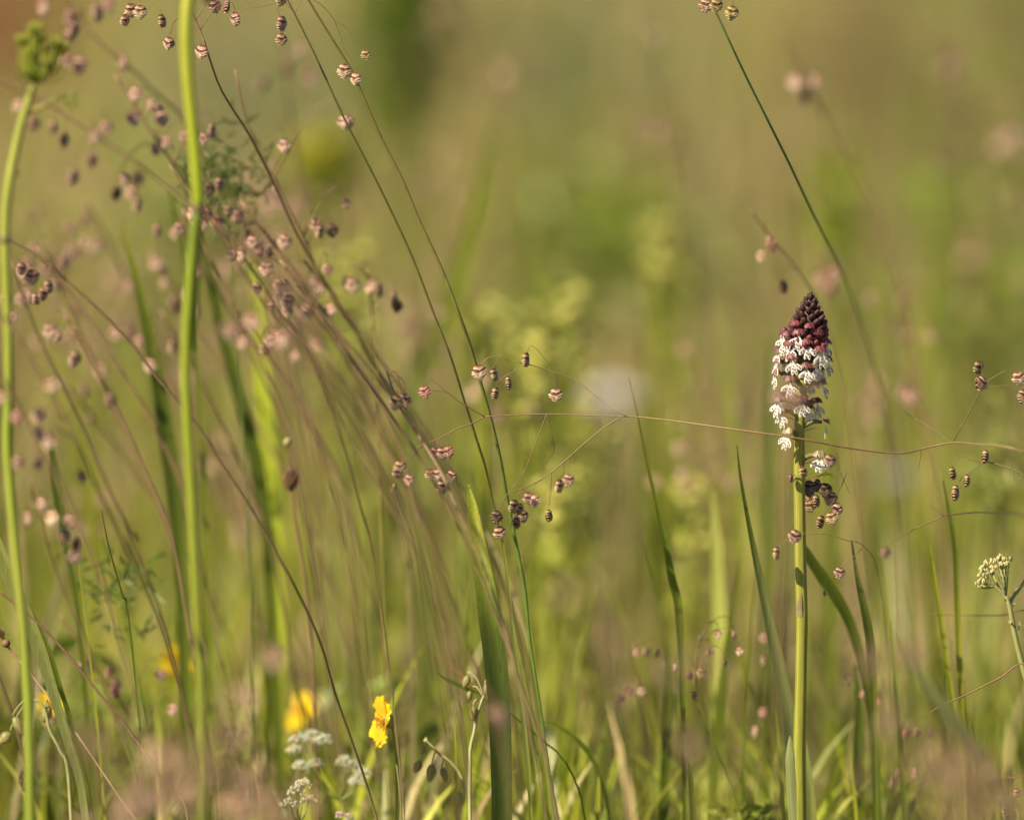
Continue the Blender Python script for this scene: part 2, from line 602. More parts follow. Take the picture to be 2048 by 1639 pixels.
def qgrass(label, px, Y, spk=(), w=(2.6, 2.0), cols=None, group=None, root_px=None, scale=1.0, tint='p', n=44, slack=0.35, tip_extra=None):
    """quaking grass from the photo: px = culm from its top down; spk = spikelets (x, y[, tint[, yaw[, scale]]]) by their centre pixel"""
    Ys = lerp_list(list(Y) if isinstance(Y, (tuple, list)) else Y, len(px))
    pts = [P(a, b, yy) for (a, b), yy in zip(px, Ys)]
    last = pts[-1]
    if last.z > 0:
        d = (pts[-1] - pts[-2])
        dx = max(-0.05, min(0.05, d.x / max(1e-4, -d.z) * last.z * 0.6)) if d.z < -1e-4 else 0.02
        pts.append(Vector((last.x + dx * 0.7, last.y, last.z * 0.45)))
        pts.append(Vector((last.x + dx, last.y, -0.012)))
    base = pts[-1]
    root = thing("quaking_grass_stalk", label, "grass", base, group)
    pts = pts[::-1]
    culm_obj(root, pts, list(w), cols or CULM_C, n=n)
    dense = catmull(pts, 160)
    for s in spk:
        sx, sy = s[0], s[1]
        tn = s[2] if len(s) > 2 and s[2] else tint
        yw = s[3] if len(s) > 3 else None
        sc = (s[4] if len(s) > 4 else 1.0) * scale
        # depth of the spikelet: that of the culm nearest to it, a little spread
        pc = P(sx, sy, Ys[0])
        d, i = near_dist(pc, dense)
        yy = dense[i].y + random.uniform(-0.012, 0.012)
        top = P(sx, sy, yy) + Vector((0, 0, 2.7 * MM * sc))
        put_spikelet(root, top, sc, yaw=yw, tint=tn)
        d, i = near_dist(top, dense)
        j = max(0, i - int(slack * d / max(1e-5, (dense[1] - dense[0]).length)))
        a = dense[j]
        up = Vector((0, 0, min(0.012, 0.3 * (top - a).length + 0.002)))
        branch_obj(root, [a, a.lerp(top, 0.45) + up * 0.9, a.lerp(top, 0.85) + up * 0.8, top + Vector((0, 0, 0.001))])
    return root


def br(root, pxs, Y=0.0, r=(0.2, 0.12), col=((0.20, 0.12, 0.06), (0.27, 0.18, 0.10)), n=None):
    Ys = lerp_list(list(Y) if isinstance(Y, (tuple, list)) else Y, len(pxs))
    return branch_obj(root, [P(a, b, yy) for (a, b), yy in zip(pxs, Ys)], r, col, n or (6 + 4 * len(pxs)))


def sp(root, x, y, Y=0.0, tint='p', yaw=None, sc=1.0, tilt=None, var=None):
    return put_spikelet(root, P(x, y, Y) + Vector((0, 0, 2.7 * MM * sc)), sc, yaw, tilt, tint, var)

# --- sharp tall stalks, upper middle and right
S1 = qgrass("dark olive quaking grass culm in the pair of long arching stalks, the thinner one",
            [(520, -90), (548, -48), (575, 0), (630, 110), (690, 240), (762, 380), (824, 513), (869, 631), (900, 710), (926, 793), (948, 862), (969, 930), (985, 1000), (1003, 1090), (1030, 1250), (1060, 1400), (1085, 1560)],
            (0, 0, 0.01, 0.04, 0.06), w=(2.2, 2.8, 2.8, 2.2, 1.4), n=60,
            cols=[(0.14, 0.18, 0.035), (0.17, 0.17, 0.04), (0.16, 0.13, 0.04), (0.07, 0.075, 0.015), (0.09, 0.085, 0.02)])
br(S1, [(586, 21), (575, 10), (560, -20)], 0, (0.14, 0.1))
br(S1, [(590, 25), (596, 15), (606, -8)], 0, (0.14, 0.1))
br(S1, [(556, 6), (530, 12), (515, 15), (480, 18)], 0, (0.12, 0.08))
br(S1, [(556, -12), (557, 20), (559, 36)], 0, (0.12, 0.08))
sp(S1, 565, 3, 0, 'n', 0.7); sp(S1, 563, 82, 0, 'n', 0.4); sp(S1, 564, 48, -0.012, 'p', 1.0)
br(S1, [(563, 30), (563, 55), (564, 72)], 0, (0.09, 0.07))
S2 = qgrass("thicker quaking grass culm of the long arching pair, three spikelets hanging beside it",
            [(560, -110), (590, -48), (617, 0), (650, 55), (700, 135), (720, 178), (760, 270), (805, 360), (838, 440), (880, 530), (915, 620), (940, 690), (960, 760), (985, 850), (1003, 930), (1015, 1000), (1035, 1100), (1050, 1180), (1060, 1280), (1078, 1400), (1095, 1520)],
            (0, 0, 0, 0.02, 0.03), w=(2.8, 3.8, 3.6, 2.8, 1.8), n=64,
            cols=[(0.12, 0.18, 0.035), (0.10, 0.17, 0.03), (0.14, 0.14, 0.03), (0.13, 0.095, 0.025), (0.10, 0.09, 0.02)])
br(S2, [(618, -4), (640, 8), (658, 26), (669, 41), (688, 52), (706, 70), (720, 90), (729, 105)], 0, (0.16, 0.12))
br(S2, [(669, 41), (677, 62), (685, 85), (689, 115), (690, 130)], 0, (0.13, 0.08))
br(S2, [(683, 78), (688, 98), (700, 115), (708, 135), (713, 148)], 0, (0.11, 0.07))
sp(S2, 730, 113, 0, 'g', 0.5, 0.85); sp(S2, 690, 143, 0, 'w', 0.2); sp(S2, 712, 160, 0, 'w', -0.25)
S3 = qgrass("lone green quaking grass stalk leaning over behind the orchid tip, open meadow around it",
            [(1385, -80), (1408, -25), (1432, 25), (1462, 90), (1500, 170), (1540, 250), (1580, 330), (1622, 420), (1652, 480), (1682, 540), (1706, 600), (1740, 700), (1775, 830), (1805, 1000), (1825, 1250)],
            (0, 0, 0.02, 0.1, 0.22, 0.3), w=(2.2, 2.4, 2.4, 2.8, 2.4, 1.6), n=56,
            cols=[(0.15, 0.19, 0.04), (0.14, 0.17, 0.035), (0.12, 0.17, 0.03), (0.09, 0.14, 0.03), (0.10, 0.12, 0.03)])
sp(S3, 1413, 14, 0, 'w', 0.2); sp(S3, 1434, 13, -0.006, 'g', 0.3); sp(S3, 1466, 27, 0, 'g', 0.25, 0.95)
br(S3, [(1403, -36), (1410, -20), (1413, 0)], 0); br(S3, [(1412, -18), (1428, -14), (1434, 0)], 0); br(S3, [(1400, -42), (1440, -30), (1462, -8), (1466, 12)], 0)

# --- the culm lying level across the picture and its panicle
C1 = thing("quaking_grass_stalk", "bent quaking grass with level culm crossing before the orchid stem and spread panicle", "grass", P(2330, 1790, -0.02))
C1.location.z = -0.012
cp = [Vector(C1.location)] + [P(a, b, yy) for a, b, yy in
      [(2310, 1450, -.02), (2240, 1120, -.03), (2130, 950, -.05), (2030, 898, -.06), (1960, 889, -.04), (1905, 885, -.012), (1850, 896, -.008), (1797, 906, -.01), (1700, 896, -.012), (1600, 877, -.016), (1480, 860, -.012),
       (1380, 846, -.005), (1280, 834, 0), (1200, 831, 0), (1093, 828, 0), (1028, 830, 0), (969, 833, 0)]]
culm_obj(C1, cp, [3.0, 2.6, 2.2, 1.7, 1.9, 1.7, 1.4, 1.2], [(0.14, 0.15, 0.04), (0.20, 0.15, 0.06), (0.17, 0.095, 0.045), (0.22, 0.17, 0.06), (0.20, 0.11, 0.06)], n=80)
rr = (0.21, 0.12)
red = ((0.19, 0.09, 0.055), (0.24, 0.13, 0.075))
br(C1, [(969, 833), (940, 815), (915, 800), (895, 785), (875, 781), (850, 781)], 0, rr, red)
br(C1, [(895, 785), (880, 772), (862, 758), (855, 757), (848, 765), (846, 772)], 0, (0.11, 0.08))
sp(C1, 846, 786, 0, 'r', 0.15, 1.0)
br(C1, [(969, 833), (945, 846), (915, 857), (890, 870), (870, 880), (845, 890)], 0, rr, red)
br(C1, [(845, 890), (832, 905), (820, 920), (812, 928)], (0, .02), (0.12, 0.08))
br(C1, [(845, 890), (828, 898), (815, 900)], 0, (0.1, 0.07))
for a in [(886, 872, 874, 885, 874, 894), (893, 871, 886, 885, 884, 893), (895, 870, 898, 885, 896, 892), (897, 880, 897, 920, 903, 936), (878, 878, 868, 915, 866, 934)]:
    br(C1, [(a[0], a[1]), (a[2], a[3]), (a[4], a[5])], 0.01, (0.09, 0.07))
for s in [(872, 908, 'r', .3, .9), (884, 907, 'p', .4, .9), (893, 905, 'r', -.3, .95), (861, 951, 'p', .3, .9), (874, 950, 'p', -.4, .9), (906, 955, 'w', .3, .95), (884, 974, 'p', .8, .95),
          (800, 935, 'n', .2, 1.0), (794, 946, 'p', .6, .9), (820, 962, 'p', .2, .9), (790, 978, 'n', 1.2, .8)]:
    sp(C1, s[0], s[1], 0.02 if s[0] > 830 else 0.05, s[2], s[3], s[4])
br(C1, [(1093, 828), (1080, 865), (1068, 895), (1058, 920), (1050, 940), (1042, 952)], 0, (0.17, 0.11))
br(C1, [(1042, 952), (1028, 972), (1014, 990), (1006, 1005)], 0, (0.12, 0.08)); br(C1, [(1042, 952), (1043, 970), (1044, 985)], 0, (0.10, 0.08))
br(C1, [(1093, 828), (1099, 855), (1106, 880), (1108, 901), (1100, 915), (1087, 930)], (0, 0, .02), (0.14, 0.08))
br(C1, [(1245, 833), (1215, 850), (1180, 877), (1140, 912), (1103, 944), (1075, 962), (1047, 976), (1025, 983), (1013, 990)], 0, (0.19, 0.12), ((0.24, 0.17, 0.08), (0.19, 0.10, 0.055)))
br(C1, [(1013, 990), (1005, 1003), (998, 1015), (994, 1022)], 0, (0.1, 0.08)); br(C1, [(1010, 994), (1006, 1010), (1003, 1050), (999, 1056)], 0, (0.08, 0.06))
for a in [(1047, 976, 1035, 990, 1030, 1001), (1047, 976, 1043, 995, 1041, 1006), (1075, 962, 1061, 975, 1060, 987), (1090, 953, 1070, 970, 1066, 986), (1103, 944, 1102, 985, 1099, 1010), (1103, 944, 1098, 1005, 1097, 1020), (1140, 912, 1138, 935, 1138, 948), (1130, 921, 1124, 950, 1121, 958)]:
    br(C1, [(a[0], a[1]), (a[2], a[3]), (a[4], a[5])], 0, (0.09, 0.07))
for s in [(993, 1036, 0, 'd', .3, 1.05), (997, 1067, 0, 'w', .3, .95), (1028, 1013, 0, 'n', .9, .95), (1041, 1020, .004, 'p', .9, .95), (1033, 1045, -.004, 'n', 1.2, 1.0), (1045, 1032, .01, 'n', .7, .85),
          (1057, 998, .03, 'p', .3, .95), (1068, 1003, .03, 'p', -.3, 1.0), (1097, 1033, 0, 'g', 1.15, .95), (1119, 973, .04, 'w', 1.0, .9), (1138, 962, .04, 'w', .4, .95)]:
    sp(C1, s[0], s[1], s[2], s[3], s[4], s[5])
br(C1, [(1255, 833), (1225, 818), (1195, 795), (1165, 770), (1140, 756), (1107, 744), (1080, 735), (1055, 728), (1035, 724), (1022, 723), (1012, 716), (1000, 715), (985, 712), (972, 719), (962, 730)], 0, (0.18, 0.11), ((0.25, 0.18, 0.09), (0.22, 0.14, 0.07)), n=50)
br(C1, [(998, 716), (991, 726), (986, 736)], 0, (0.11, 0.09)); br(C1, [(1041, 727), (1030, 741), (1018, 747), (1006, 755), (998, 768), (996, 775)], 0, (0.12, 0.08))
br(C1, [(1025, 743), (1020, 750), (1018, 755)], 0, (0.09, 0.08)); br(C1, [(1107, 744), (1108, 760), (1112, 776)], 0, (0.11, 0.08))
br(C1, [(1107, 744), (1090, 718), (1072, 697), (1060, 691), (1056, 700), (1055, 706)], 0, (0.09, 0.08))
for s in [(957, 745, 'w', .1, 1.02), (985, 750, 'g', 1.35, .92), (1016, 767, 'g', 1.4, .88), (992, 789, 'n', 1.25, 1.0), (1052, 720, 'n', 1.35, 1.0), (1112, 791, 'w', .1, 1.0)]:
    sp(C1, s[0], s[1], 0, s[2], s[3], s[4])
# side branches of the same culm, right of the orchid
br(C1, [(1905, 885), (1917, 862), (1932, 838), (1946, 810), (1958, 786)], 0, (0.2, 0.13), ((0.12, 0.10, 0.03), (0.15, 0.11, 0.04)))
br(C1, [(1965, 772), (1978, 760), (1990, 752), (2012, 740)], 0, (0.1, 0.07)); br(C1, [(1962, 780), (1985, 773), (2022, 769)], 0, (0.08, 0.06))
br(C1, [(1958, 786), (1964, 765), (1966, 750), (1963, 728), (1960, 722)], 0, (0.09, 0.07))
br(C1, [(1902, 886), (1880, 868), (1850, 848), (1825, 834), (1808, 822)], (0, .03), (0.11, 0.07)); br(C1, [(1843, 897), (1840, 920), (1836, 938)], (0, .01), (0.09, 0.06))
sp(C1, 1958, 737, .01, 'g', .9, 1.05); sp(C1, 1968, 771, 0, 'w', .5, 1.0, tilt=0.7); sp(C1, 2034, 758, .015, 'w', .3, 1.0); sp(C1, 2047, 794, .01, 'w', .6, .9)

C2 = thing("quaking_grass_stalk", "quaking grass spray with four narrow banded spikelets near the yarrow", "grass", P(2260, 1780, 0.0))
C2.location.z = -0.012
culm_obj(C2, [Vector(C2.location)] + [P(a, b, 0) for a, b in [(2250, 1500), (2210, 1200), (2140, 1020), (2048, 951), (2000, 930), (1975, 924), (1962, 924)]], [2.6, 2.2, 1.8, 1.2, .9], [(0.14, 0.16, 0.04), (0.2, 0.16, 0.06), (0.3, 0.22, 0.12)], n=48)
br(C2, [(1962, 924), (1950, 921), (1942, 921), (1936, 916), (1930, 912)], 0, (0.12, 0.07)); br(C2, [(1960, 925), (1950, 936), (1938, 944), (1926, 952), (1919, 962), (1916, 971)], 0, (0.12, 0.08))
br(C2, [(1943, 941), (1940, 947), (1938, 951)], 0, (0.09, 0.07)); br(C2, [(2028, 941), (2018, 920), (2000, 900), (1984, 889), (1977, 892), (1974, 903)], 0, (0.09, 0.07)); br(C2, [(2027, 940), (2027, 952), (2030, 963)], 0, (0.09, 0.06))
br(C2, [(1930, 912), (1915, 915), (1907, 925), (1905, 933)], 0, (0.06, 0.05))
sp(C2, 1972, 916, 0, 'n', 1.35, 1.05); sp(C2, 1912, 986, 0, 'n', 1.3, 1.02); sp(C2, 1935, 964, 0, 'g', 1.4, .95); sp(C2, 1903, 948, .01, 'g', 1.35, .95)

C3 = thing("quaking_grass_stalk", "bare reddish forked quaking grass twig under the four narrow banded spikelets", "grass", P(2230, 1770, 0.04))
C3.location.z = -0.012
culm_obj(C3, [Vector(C3.location)] + [P(a, b, yy) for a, b, yy in [(2200, 1450, .05), (2150, 1160, .10), (2060, 1040, .12), (1980, 1025, .06), (1930, 1026, .03), (1887, 1031, .02)]], [2.2, 1.8, 1.5, 1.2], [(0.15, 0.13, 0.05), (0.22, 0.10, 0.07)], n=40)
br(C3, [(1887, 1031), (1865, 1042), (1845, 1050), (1832, 1056)], .02, (0.18, 0.14), red); br(C3, [(1887, 1031), (1873, 1020), (1859, 1010)], .02, (0.15, 0.09)); br(C3, [(1890, 1032), (1900, 1045)], .02, (0.1, 0.05))
br(C3, [(1832, 1056), (1800, 1075), (1775, 1095)], (.02, .12), (0.14, 0.1))
sp(C3, 1772, 1108, .12, 'p', .4, .9)

# --- spray behind the orchid stem
C4 = thing("quaking_grass_stalk", "quaking grass spray of dark and golden spikelets hanging against the orchid stem", "grass", Vector((P(1600, 1700, .014).x, .014, -0.012)))
culm_obj(C4, [Vector(C4.location), P(1599, 1500, .014), P(1601, 1250, .014), P(1600, 1080, .014), P(1602, 985, .013), P(1612, 958, .010), P(1640, 951, .006), P(1662, 947, .004), P(1693, 942, 0)], [1.4, 1.2, 0.9, .7], [(0.14, 0.15, 0.04), (0.16, 0.11, 0.05), (0.15, 0.09, 0.04)], n=50)
br(C4, [(1693, 945), (1684, 968), (1675, 985), (1666, 1003), (1652, 1022), (1646, 1030)], 0, (0.14, 0.09), ((0.12, 0.08, 0.03), (0.2, 0.13, 0.06))); br(C4, [(1640, 951), (1652, 944), (1658, 950), (1668, 953)], .004, (0.1, 0.07))
br(C4, [(1672, 905), (1677, 925), (1681, 945), (1690, 965), (1698, 985)], .01, (0.07, 0.05), ((0.3, 0.24, 0.12), (0.2, 0.15, 0.06)))
for a in [(1618, 957, 1619, 962), (1637, 952, 1638, 958), (1648, 950, 1648, 963)]:
    br(C4, [(a[0], a[1]), (a[2], a[3])], .004, (0.09, 0.07))
for s in [(1619, 977, .004, 'd', .25, 1.05), (1635, 972, .008, 'd', .9, .95), (1649, 981, .004, 'd', .3, 1.0), (1618, 993, .016, 'p', .2, .95), (1632, 1004, 0, 'n', 1.2, 1.0), (1617, 1013, .02, 'n', .3, 1.0),
          (1664, 997, .012, 'n', .2, 1.0), (1675, 1021, .006, 'w', .4, 1.05), (1660, 1037, 0, 'n', .4, .9), (1643, 1045, 0, 'n', 1.2, 1.0), (1662, 923, .03, 'p', .3, .9), (1603, 946, -.012, 'g', 1.0, .9), (1582, 958, -.004, 'r', 1.3, .65)]:
    sp(C4, s[0], s[1], s[2], s[3], s[4], s[5], tilt=random.uniform(-.3, .3))
br(C4, [(1612, 960), (1606, 948), (1603, 940), (1603, 936)], (.010, -.008, -.012), (0.08, 0.06)); br(C4, [(1605, 965), (1592, 950), (1584, 951)], (.013, 0, -.004), (0.08, 0.06)); br(C4, [(1650, 948), (1657, 925), (1662, 913)], (.004, .03), (0.08, 0.06))
C5 = thing("quaking_grass_stalk", "slack quaking grass strand with one spikelet lying across the orchid stem", "grass", Vector((P(1790, 1700, .05).x, .05, -0.012)))
culm_obj(C5, [Vector(C5.location), P(1785, 1500, .05), P(1775, 1300, .05), P(1755, 1140, .03), P(1725, 1090, .01), P(1693, 1080, 0), P(1650, 1068, -.006), P(1612, 1067, -.012)], [1.2, 1.0, .8, .6, .5], [(0.14, 0.15, 0.04), (0.18, 0.14, 0.06), (0.3, 0.22, 0.12)], n=44)
br(C5, [(1612, 1067), (1600, 1066), (1585, 1075), (1572, 1080), (1562, 1090), (1557, 1096)], -.012, (0.09, 0.06), ((.3, .22, .12), (.28, .2, .1)))
sp(C5, 1594, 1075, -.014, 'p', .2, 1.0, tilt=.3, var=0); sp(C5, 1553, 1106, -.008, 'n', 1.3, .92)
br(C5, [(1727, 1092), (1705, 1115), (1690, 1125), (1680, 1135)], .006, (0.09, 0.06)); br(C5, [(1680, 1136), (1665, 1155), (1655, 1168), (1649, 1182)], .006, (0.05, 0.04))
sp(C5, 1681, 1147, .006, 'p', .3, .85); sp(C5, 1648, 1188, .006, 'w', 1.4, .42)

# --- left bundle: arching culms sweeping from lower right to upper left
G_L = "arching quaking grasses of the slanting bundle"
qgrass("long blurred quaking grass culm slanting behind carrot and thick green stem",
       [(-90, 120), (0, 162), (60, 187), (140, 236), (215, 286), (300, 346), (390, 416), (470, 480), (560, 560), (640, 642), (700, 692), (760, 760), (800, 802), (850, 880), (900, 960), (950, 1060), (1000, 1160), (1040, 1270), (1070, 1400)],
       (-.17, -.17, -.17, -.16, -.14, -.12), [(70, 250), (107, 258), (130, 281), (190, 274), (212, 258), (186, 322), (150, 355), (278, 360), (265, 388), (276, 411), (40, 215)], w=(3.2, 3.4, 3.4, 3.0, 2.4), cols=CULM_BR, tint='p')
qgrass("blurred quaking grass with pink spikelets at the level of the carrot bud",
       [(95, -60), (150, 20), (200, 85), (260, 135), (310, 185), (375, 245), (450, 360), (520, 520), (580, 720), (620, 950), (650, 1250)],
       (.2, .2, .22, .25, .28), [(145, 38), (152, 62), (138, 78), (192, 26), (214, 14), (135, 122), (160, 132), (245, 126), (85, 15)], w=(2.4, 2.6, 2.6, 2), cols=CULM_BR, scale=1.25)
qgrass("quaking grass with crisp striped spikelets hanging between carrot bud and thick green stem",
       [(330, -70), (360, -20), (400, 60), (420, 120), (440, 175), (470, 225), (500, 272), (550, 372), (600, 480), (650, 562), (700, 642), (740, 722), (790, 802), (850, 872), (910, 952), (960, 1042), (1000, 1122), (1045, 1240), (1075, 1400)],
       (.0, .0, .05, .12, .16, .16, .12), [(261, 22, 'w', .5, .95), (280, 25, 'w', .2, .95), (249, 44, 'w', .7, .92), (321, 43, 'n', 1.2, .9), (340, 90), (405, 106), (470, 40), (455, 15), (428, 15)], w=(2.4, 2.8, 2.8, 2.4, 1.8), cols=CULM_BR)
qgrass("crisp brown quaking grass culm arching from the carrot stem node to the turf",
       [(-60, 430), (0, 471), (60, 502), (140, 566), (200, 622), (260, 682), (320, 762), (390, 842), (440, 922), (500, 1012), (545, 1092), (590, 1172), (640, 1282), (668, 1380), (700, 1470), (740, 1590)],
       (-.06, -.06, -.05, -.04, .0), [(45, 540), (65, 555), (88, 590), (70, 600), (95, 575)], w=(2.4, 3, 3, 3, 2.2), cols=[(0.2, 0.15, 0.07), (0.12, 0.11, 0.03), (0.2, 0.13, 0.07), (0.12, 0.09, 0.035)])
qgrass("blurred quaking grass with cluster of pinkish spikelets between thick stem and carrot",
       [(230, 150), (262, 200), (300, 260), (350, 330), (410, 420), (470, 520), (530, 610), (600, 690), (650, 780), (690, 900), (720, 1010), (745, 1100), (780, 1350)],
       (-.12, -.12, -.1, -.06), [(275, 190), (262, 237), (300, 212), (316, 222), (322, 238), (308, 302), (330, 286), (369, 275), (248, 362), (235, 388, 'd')], w=(2, 2.6, 2.8, 2.4), cols=CULM_BR)
qgrass("quaking grass with brown and pink spikelets clustered at the thick stem node",
       [(340, 330), (385, 395), (432, 446), (500, 532), (560, 622), (620, 702), (664, 802), (715, 900), (780, 1010), (850, 1150), (920, 1330)],
       (.1, .1, .12, .12), [(386, 427), (417, 432, 'r'), (436, 443), (455, 424, 'n'), (490, 460, 'n'), (506, 486), (516, 500, 'r'), (465, 512, 'd'), (479, 515), (573, 485), (420, 380, 'd'), (440, 370), (407, 280), (425, 262)], w=(2, 2.6, 3, 2.4), cols=CULM_BR)
qgrass("thin quaking grass with loose pale spikelets beside the long arching pair",
       [(470, 140), (500, 262), (560, 380), (610, 480), (650, 570), (705, 655), (760, 745), (815, 830), (870, 930), (930, 1060), (985, 1200), (1020, 1400)],
       (.08, .1, .14, .14), [(550, 373), (570, 292), (632, 452, 'w'), (641, 464, 'w'), (664, 463, 'd'), (686, 245), (697, 246, 'w'), (690, 408, 'p', .5, .7)], w=(1.6, 2.2, 2.4, 2), cols=CULM_BR)
qgrass("upright quaking grass with four round spikelets beside the long arching pair",
       [(735, 540), (742, 600), (750, 700), (756, 800), (760, 950), (766, 1150), (770, 1400)],
       (.13, .13), [(704, 572, 'w'), (741, 575), (756, 580, 'n'), (789, 600, 'w'), (692, 568, 'd'), (795, 616, 'd')], w=(1.8, 2.4, 2.4), scale=1.05, cols=[(0.2, 0.17, 0.05), (0.24, 0.17, 0.05)])
qgrass("dark quaking grass pair of spikelets beside the long diagonal culms",
       [(770, 730), (790, 790), (830, 860), (880, 940), (920, 1030), (970, 1140), (1010, 1260), (1050, 1420)],
       (-.04, -.08, -.10), [(795, 806, 'n', .3), (812, 802, 'p', .4), (803, 808, 'd', .8)], w=(2.2, 2.8, 3, 2), cols=CULM_BR)
qgrass("quaking grass with pale bead-like spikelets halfway up the carrot stem",
       [(-40, 560), (0, 622), (50, 700), (110, 800), (160, 900), (210, 1010), (270, 1130), (330, 1270), (370, 1420)],
       (-.18, -.18, -.12), [(100, 772, 'w'), (80, 832), (78, 868, 'w'), (101, 884, 'w'), (92, 878), (36, 836, 'r'), (75, 926, 'w'), (40, 928), (220, 802), (160, 955), (148, 670, 'n')], w=(2.4, 3, 3), cols=CULM_BR)
qgrass("quaking grass with five pink spikelets near the foot of the carrot stem",
       [(60, 955), (85, 1060), (108, 1130), (150, 1230), (200, 1350), (250, 1480)],
       (-.14, -.12), [(82, 1010, 'w'), (55, 1036, 'w'), (105, 1036, 'w'), (142, 1044), (131, 1074), (155, 1090, 'r'), (148, 1115)], w=(1.8, 2.4, 2.4), cols=CULM_BR)
qgrass("quaking grass with a pink tuft over the pale green blade",
       [(500, 640), (545, 720), (600, 800), (650, 930), (690, 1080), (725, 1300)],
       (.1, .12), [(536, 690, 'r'), (545, 684), (528, 700), (555, 678, 'r')], w=(1.8, 2.2, 2.4), cols=CULM_BR)
SLANT = []
for q in range(16):
    X0 = random.uniform(-60, 640)
    Y0 = random.uniform(420, 800) if X0 < 350 else random.uniform(380, 620)
    sl_x = random.uniform(.38, .62)
    SLANT.append(([(X0, Y0), (X0 + 150 * sl_x * 1.35, Y0 + 150), (X0 + 300 * sl_x * 1.25, Y0 + 300), (X0 + 450 * sl_x * 1.15, Y0 + 450), (X0 + 600 * sl_x, Y0 + 620)], random.choice([-1, 1, 1]) * random.uniform(.1, .32)))
for i, (p, yy) in enumerate([([(20, 520), (80, 680), (150, 820), (210, 960), (280, 1110), (340, 1300)], .12), ([(90, 480), (140, 620), (200, 750), (255, 880), (320, 1020), (380, 1200)], .2),
                             ([(170, 400), (235, 520), (300, 650), (370, 800), (440, 950), (500, 1150)], .3), ([(-30, 700), (40, 820), (110, 950), (180, 1100), (240, 1280)], -.2),
                             ([(560, 60), (575, 180), (595, 320), (620, 500), (650, 700), (680, 950)], .4), ([(300, 500), (390, 650), (480, 790), (560, 930), (640, 1100), (700, 1300)], .25),
                             ([(600, 560), (680, 700), (750, 840), (820, 980), (880, 1120), (940, 1300)], .15), ([(560, 520), (660, 660), (740, 770), (830, 900), (900, 1020), (980, 1200)], -.07)] + SLANT):
    k = 6 if i < 8 else 3
    a, b = p[0], p[1]
    spl = [(a[0] + random.uniform(-45, 60), a[1] + random.uniform(0, 120)) for _ in range(k)]
    qgrass("slanting blurred quaking grass culm with few spikelets among the bundle by the thick stem", p, (yy, yy), spl, w=(2.4, 3.4, 3.4), cols=CULM_BR if i % 2 else CULM_DK, group=G_L)
# --- middle and right background spikelets
qgrass("blurred quaking grass with three pink spikelets above the lone leaning stalk",
       [(1560, 60), (1620, 175), (1700, 330), (1770, 480), (1830, 700), (1870, 1000)], (.34, .36), [(1590, 166), (1630, 166), (1608, 196, 'd')], w=(2.4, 3, 3), scale=1.15, cols=CULM_BR)
qgrass("quaking grass with loose brown spikelets between orchid tip and lone leaning stalk",
       [(1500, 420), (1545, 478), (1600, 545), (1650, 640), (1690, 800), (1720, 1050)], (.13, .15), [(1538, 485, 'n'), (1548, 495, 'r'), (1527, 515, 'n'), (1565, 576, 'd')], w=(1.4, 1.8, 2), cols=CULM_BR)
qgrass("blurred quaking grass with pink tuft just behind the orchid tip",
       [(1610, 480), (1660, 560), (1720, 660), (1770, 820), (1800, 1050)], (.3, .3), [(1640, 562), (1668, 552), (1660, 580), (1650, 572)], w=(1.6, 2, 2), scale=1.15, cols=CULM_BR)
for lab, p, yy, s in [("far blurred quaking grass between the arching pair and the lone leaning stalk", [(1270, 40), (1320, 150), (1370, 300), (1400, 600), (1420, 950)], .7, [(1310, 70), (1300, 258), (1322, 262), (1345, 300)]),
                      ("far brown blurred quaking grass cluster beyond the lone leaning stalk", [(1890, 60), (1905, 200), (1915, 400), (1920, 700), (1925, 1000)], .75, [(1900, 110), (1912, 135), (1895, 140), (1905, 150), (1885, 330), (1935, 300), (1925, 230)]),
                      ("blurred quaking grass tuft between orchid spike and banded spikelet spray", [(1790, 720), (1830, 800), (1870, 920), (1890, 1100)], .3, [(1810, 788), (1828, 792), (1820, 800)]),
                      ("pale blurred quaking grass heads above the lilac flower", [(1350, 640), (1400, 750), (1440, 900), (1460, 1150)], .5, [(1398, 770), (1370, 700), (1480, 820)]),
                      ("far brown blurred quaking grass standing behind the yarrow", [(2020, 200), (1990, 300), (1970, 480), (1960, 800)], .8, [(2000, 290), (2025, 275), (1980, 330), (2040, 300), (2035, 420), (2040, 560)]),
                      ("blurred quaking grass heads behind the two parallel stalks", [(1000, 180), (970, 260), (940, 400), (930, 700)], .9, [(940, 170), (895, 310), (990, 200), (1010, 150), (850, 60), (870, 25)])]:
    qgrass(lab, p, (yy, yy), s, w=(2, 2.6, 2.6), scale=1.15, cols=CULM_BR)
qgrass("small quaking grass with crimson beads beside the pale soft blade", [(1255, 1290), (1270, 1340), (1285, 1400), (1300, 1480), (1310, 1600)], (.1, .1),
       [(1274, 1306, 'p'), (1290, 1304, 'n'), (1316, 1305, 'd'), (1255, 1384, 'r'), (1236, 1405, 'p'), (1244, 1395, 'r'), (1283, 1383, 'w')], w=(1, 1.4, 1.6), scale=.68)
qgrass("small quaking grass with tiny drooping beads before the pale blade", [(1400, 1270), (1392, 1330), (1395, 1400), (1420, 1470), (1450, 1540), (1480, 1620)], (.06, .06),
       [(1350, 1336, 'w'), (1378, 1350, 'r'), (1405, 1345, 'n'), (1388, 1392, 'n'), (1366, 1415, 'd'), (1420, 1305, 'n'), (1437, 1270, 'p'), (1467, 1271, 'w'), (1480, 1302, 'w'), (1448, 1326, 'd', 1.3, .8)], w=(1, 1.8, 2.2), scale=.66, cols=[(0.10, 0.14, 0.02), (0.12, 0.13, 0.03)])
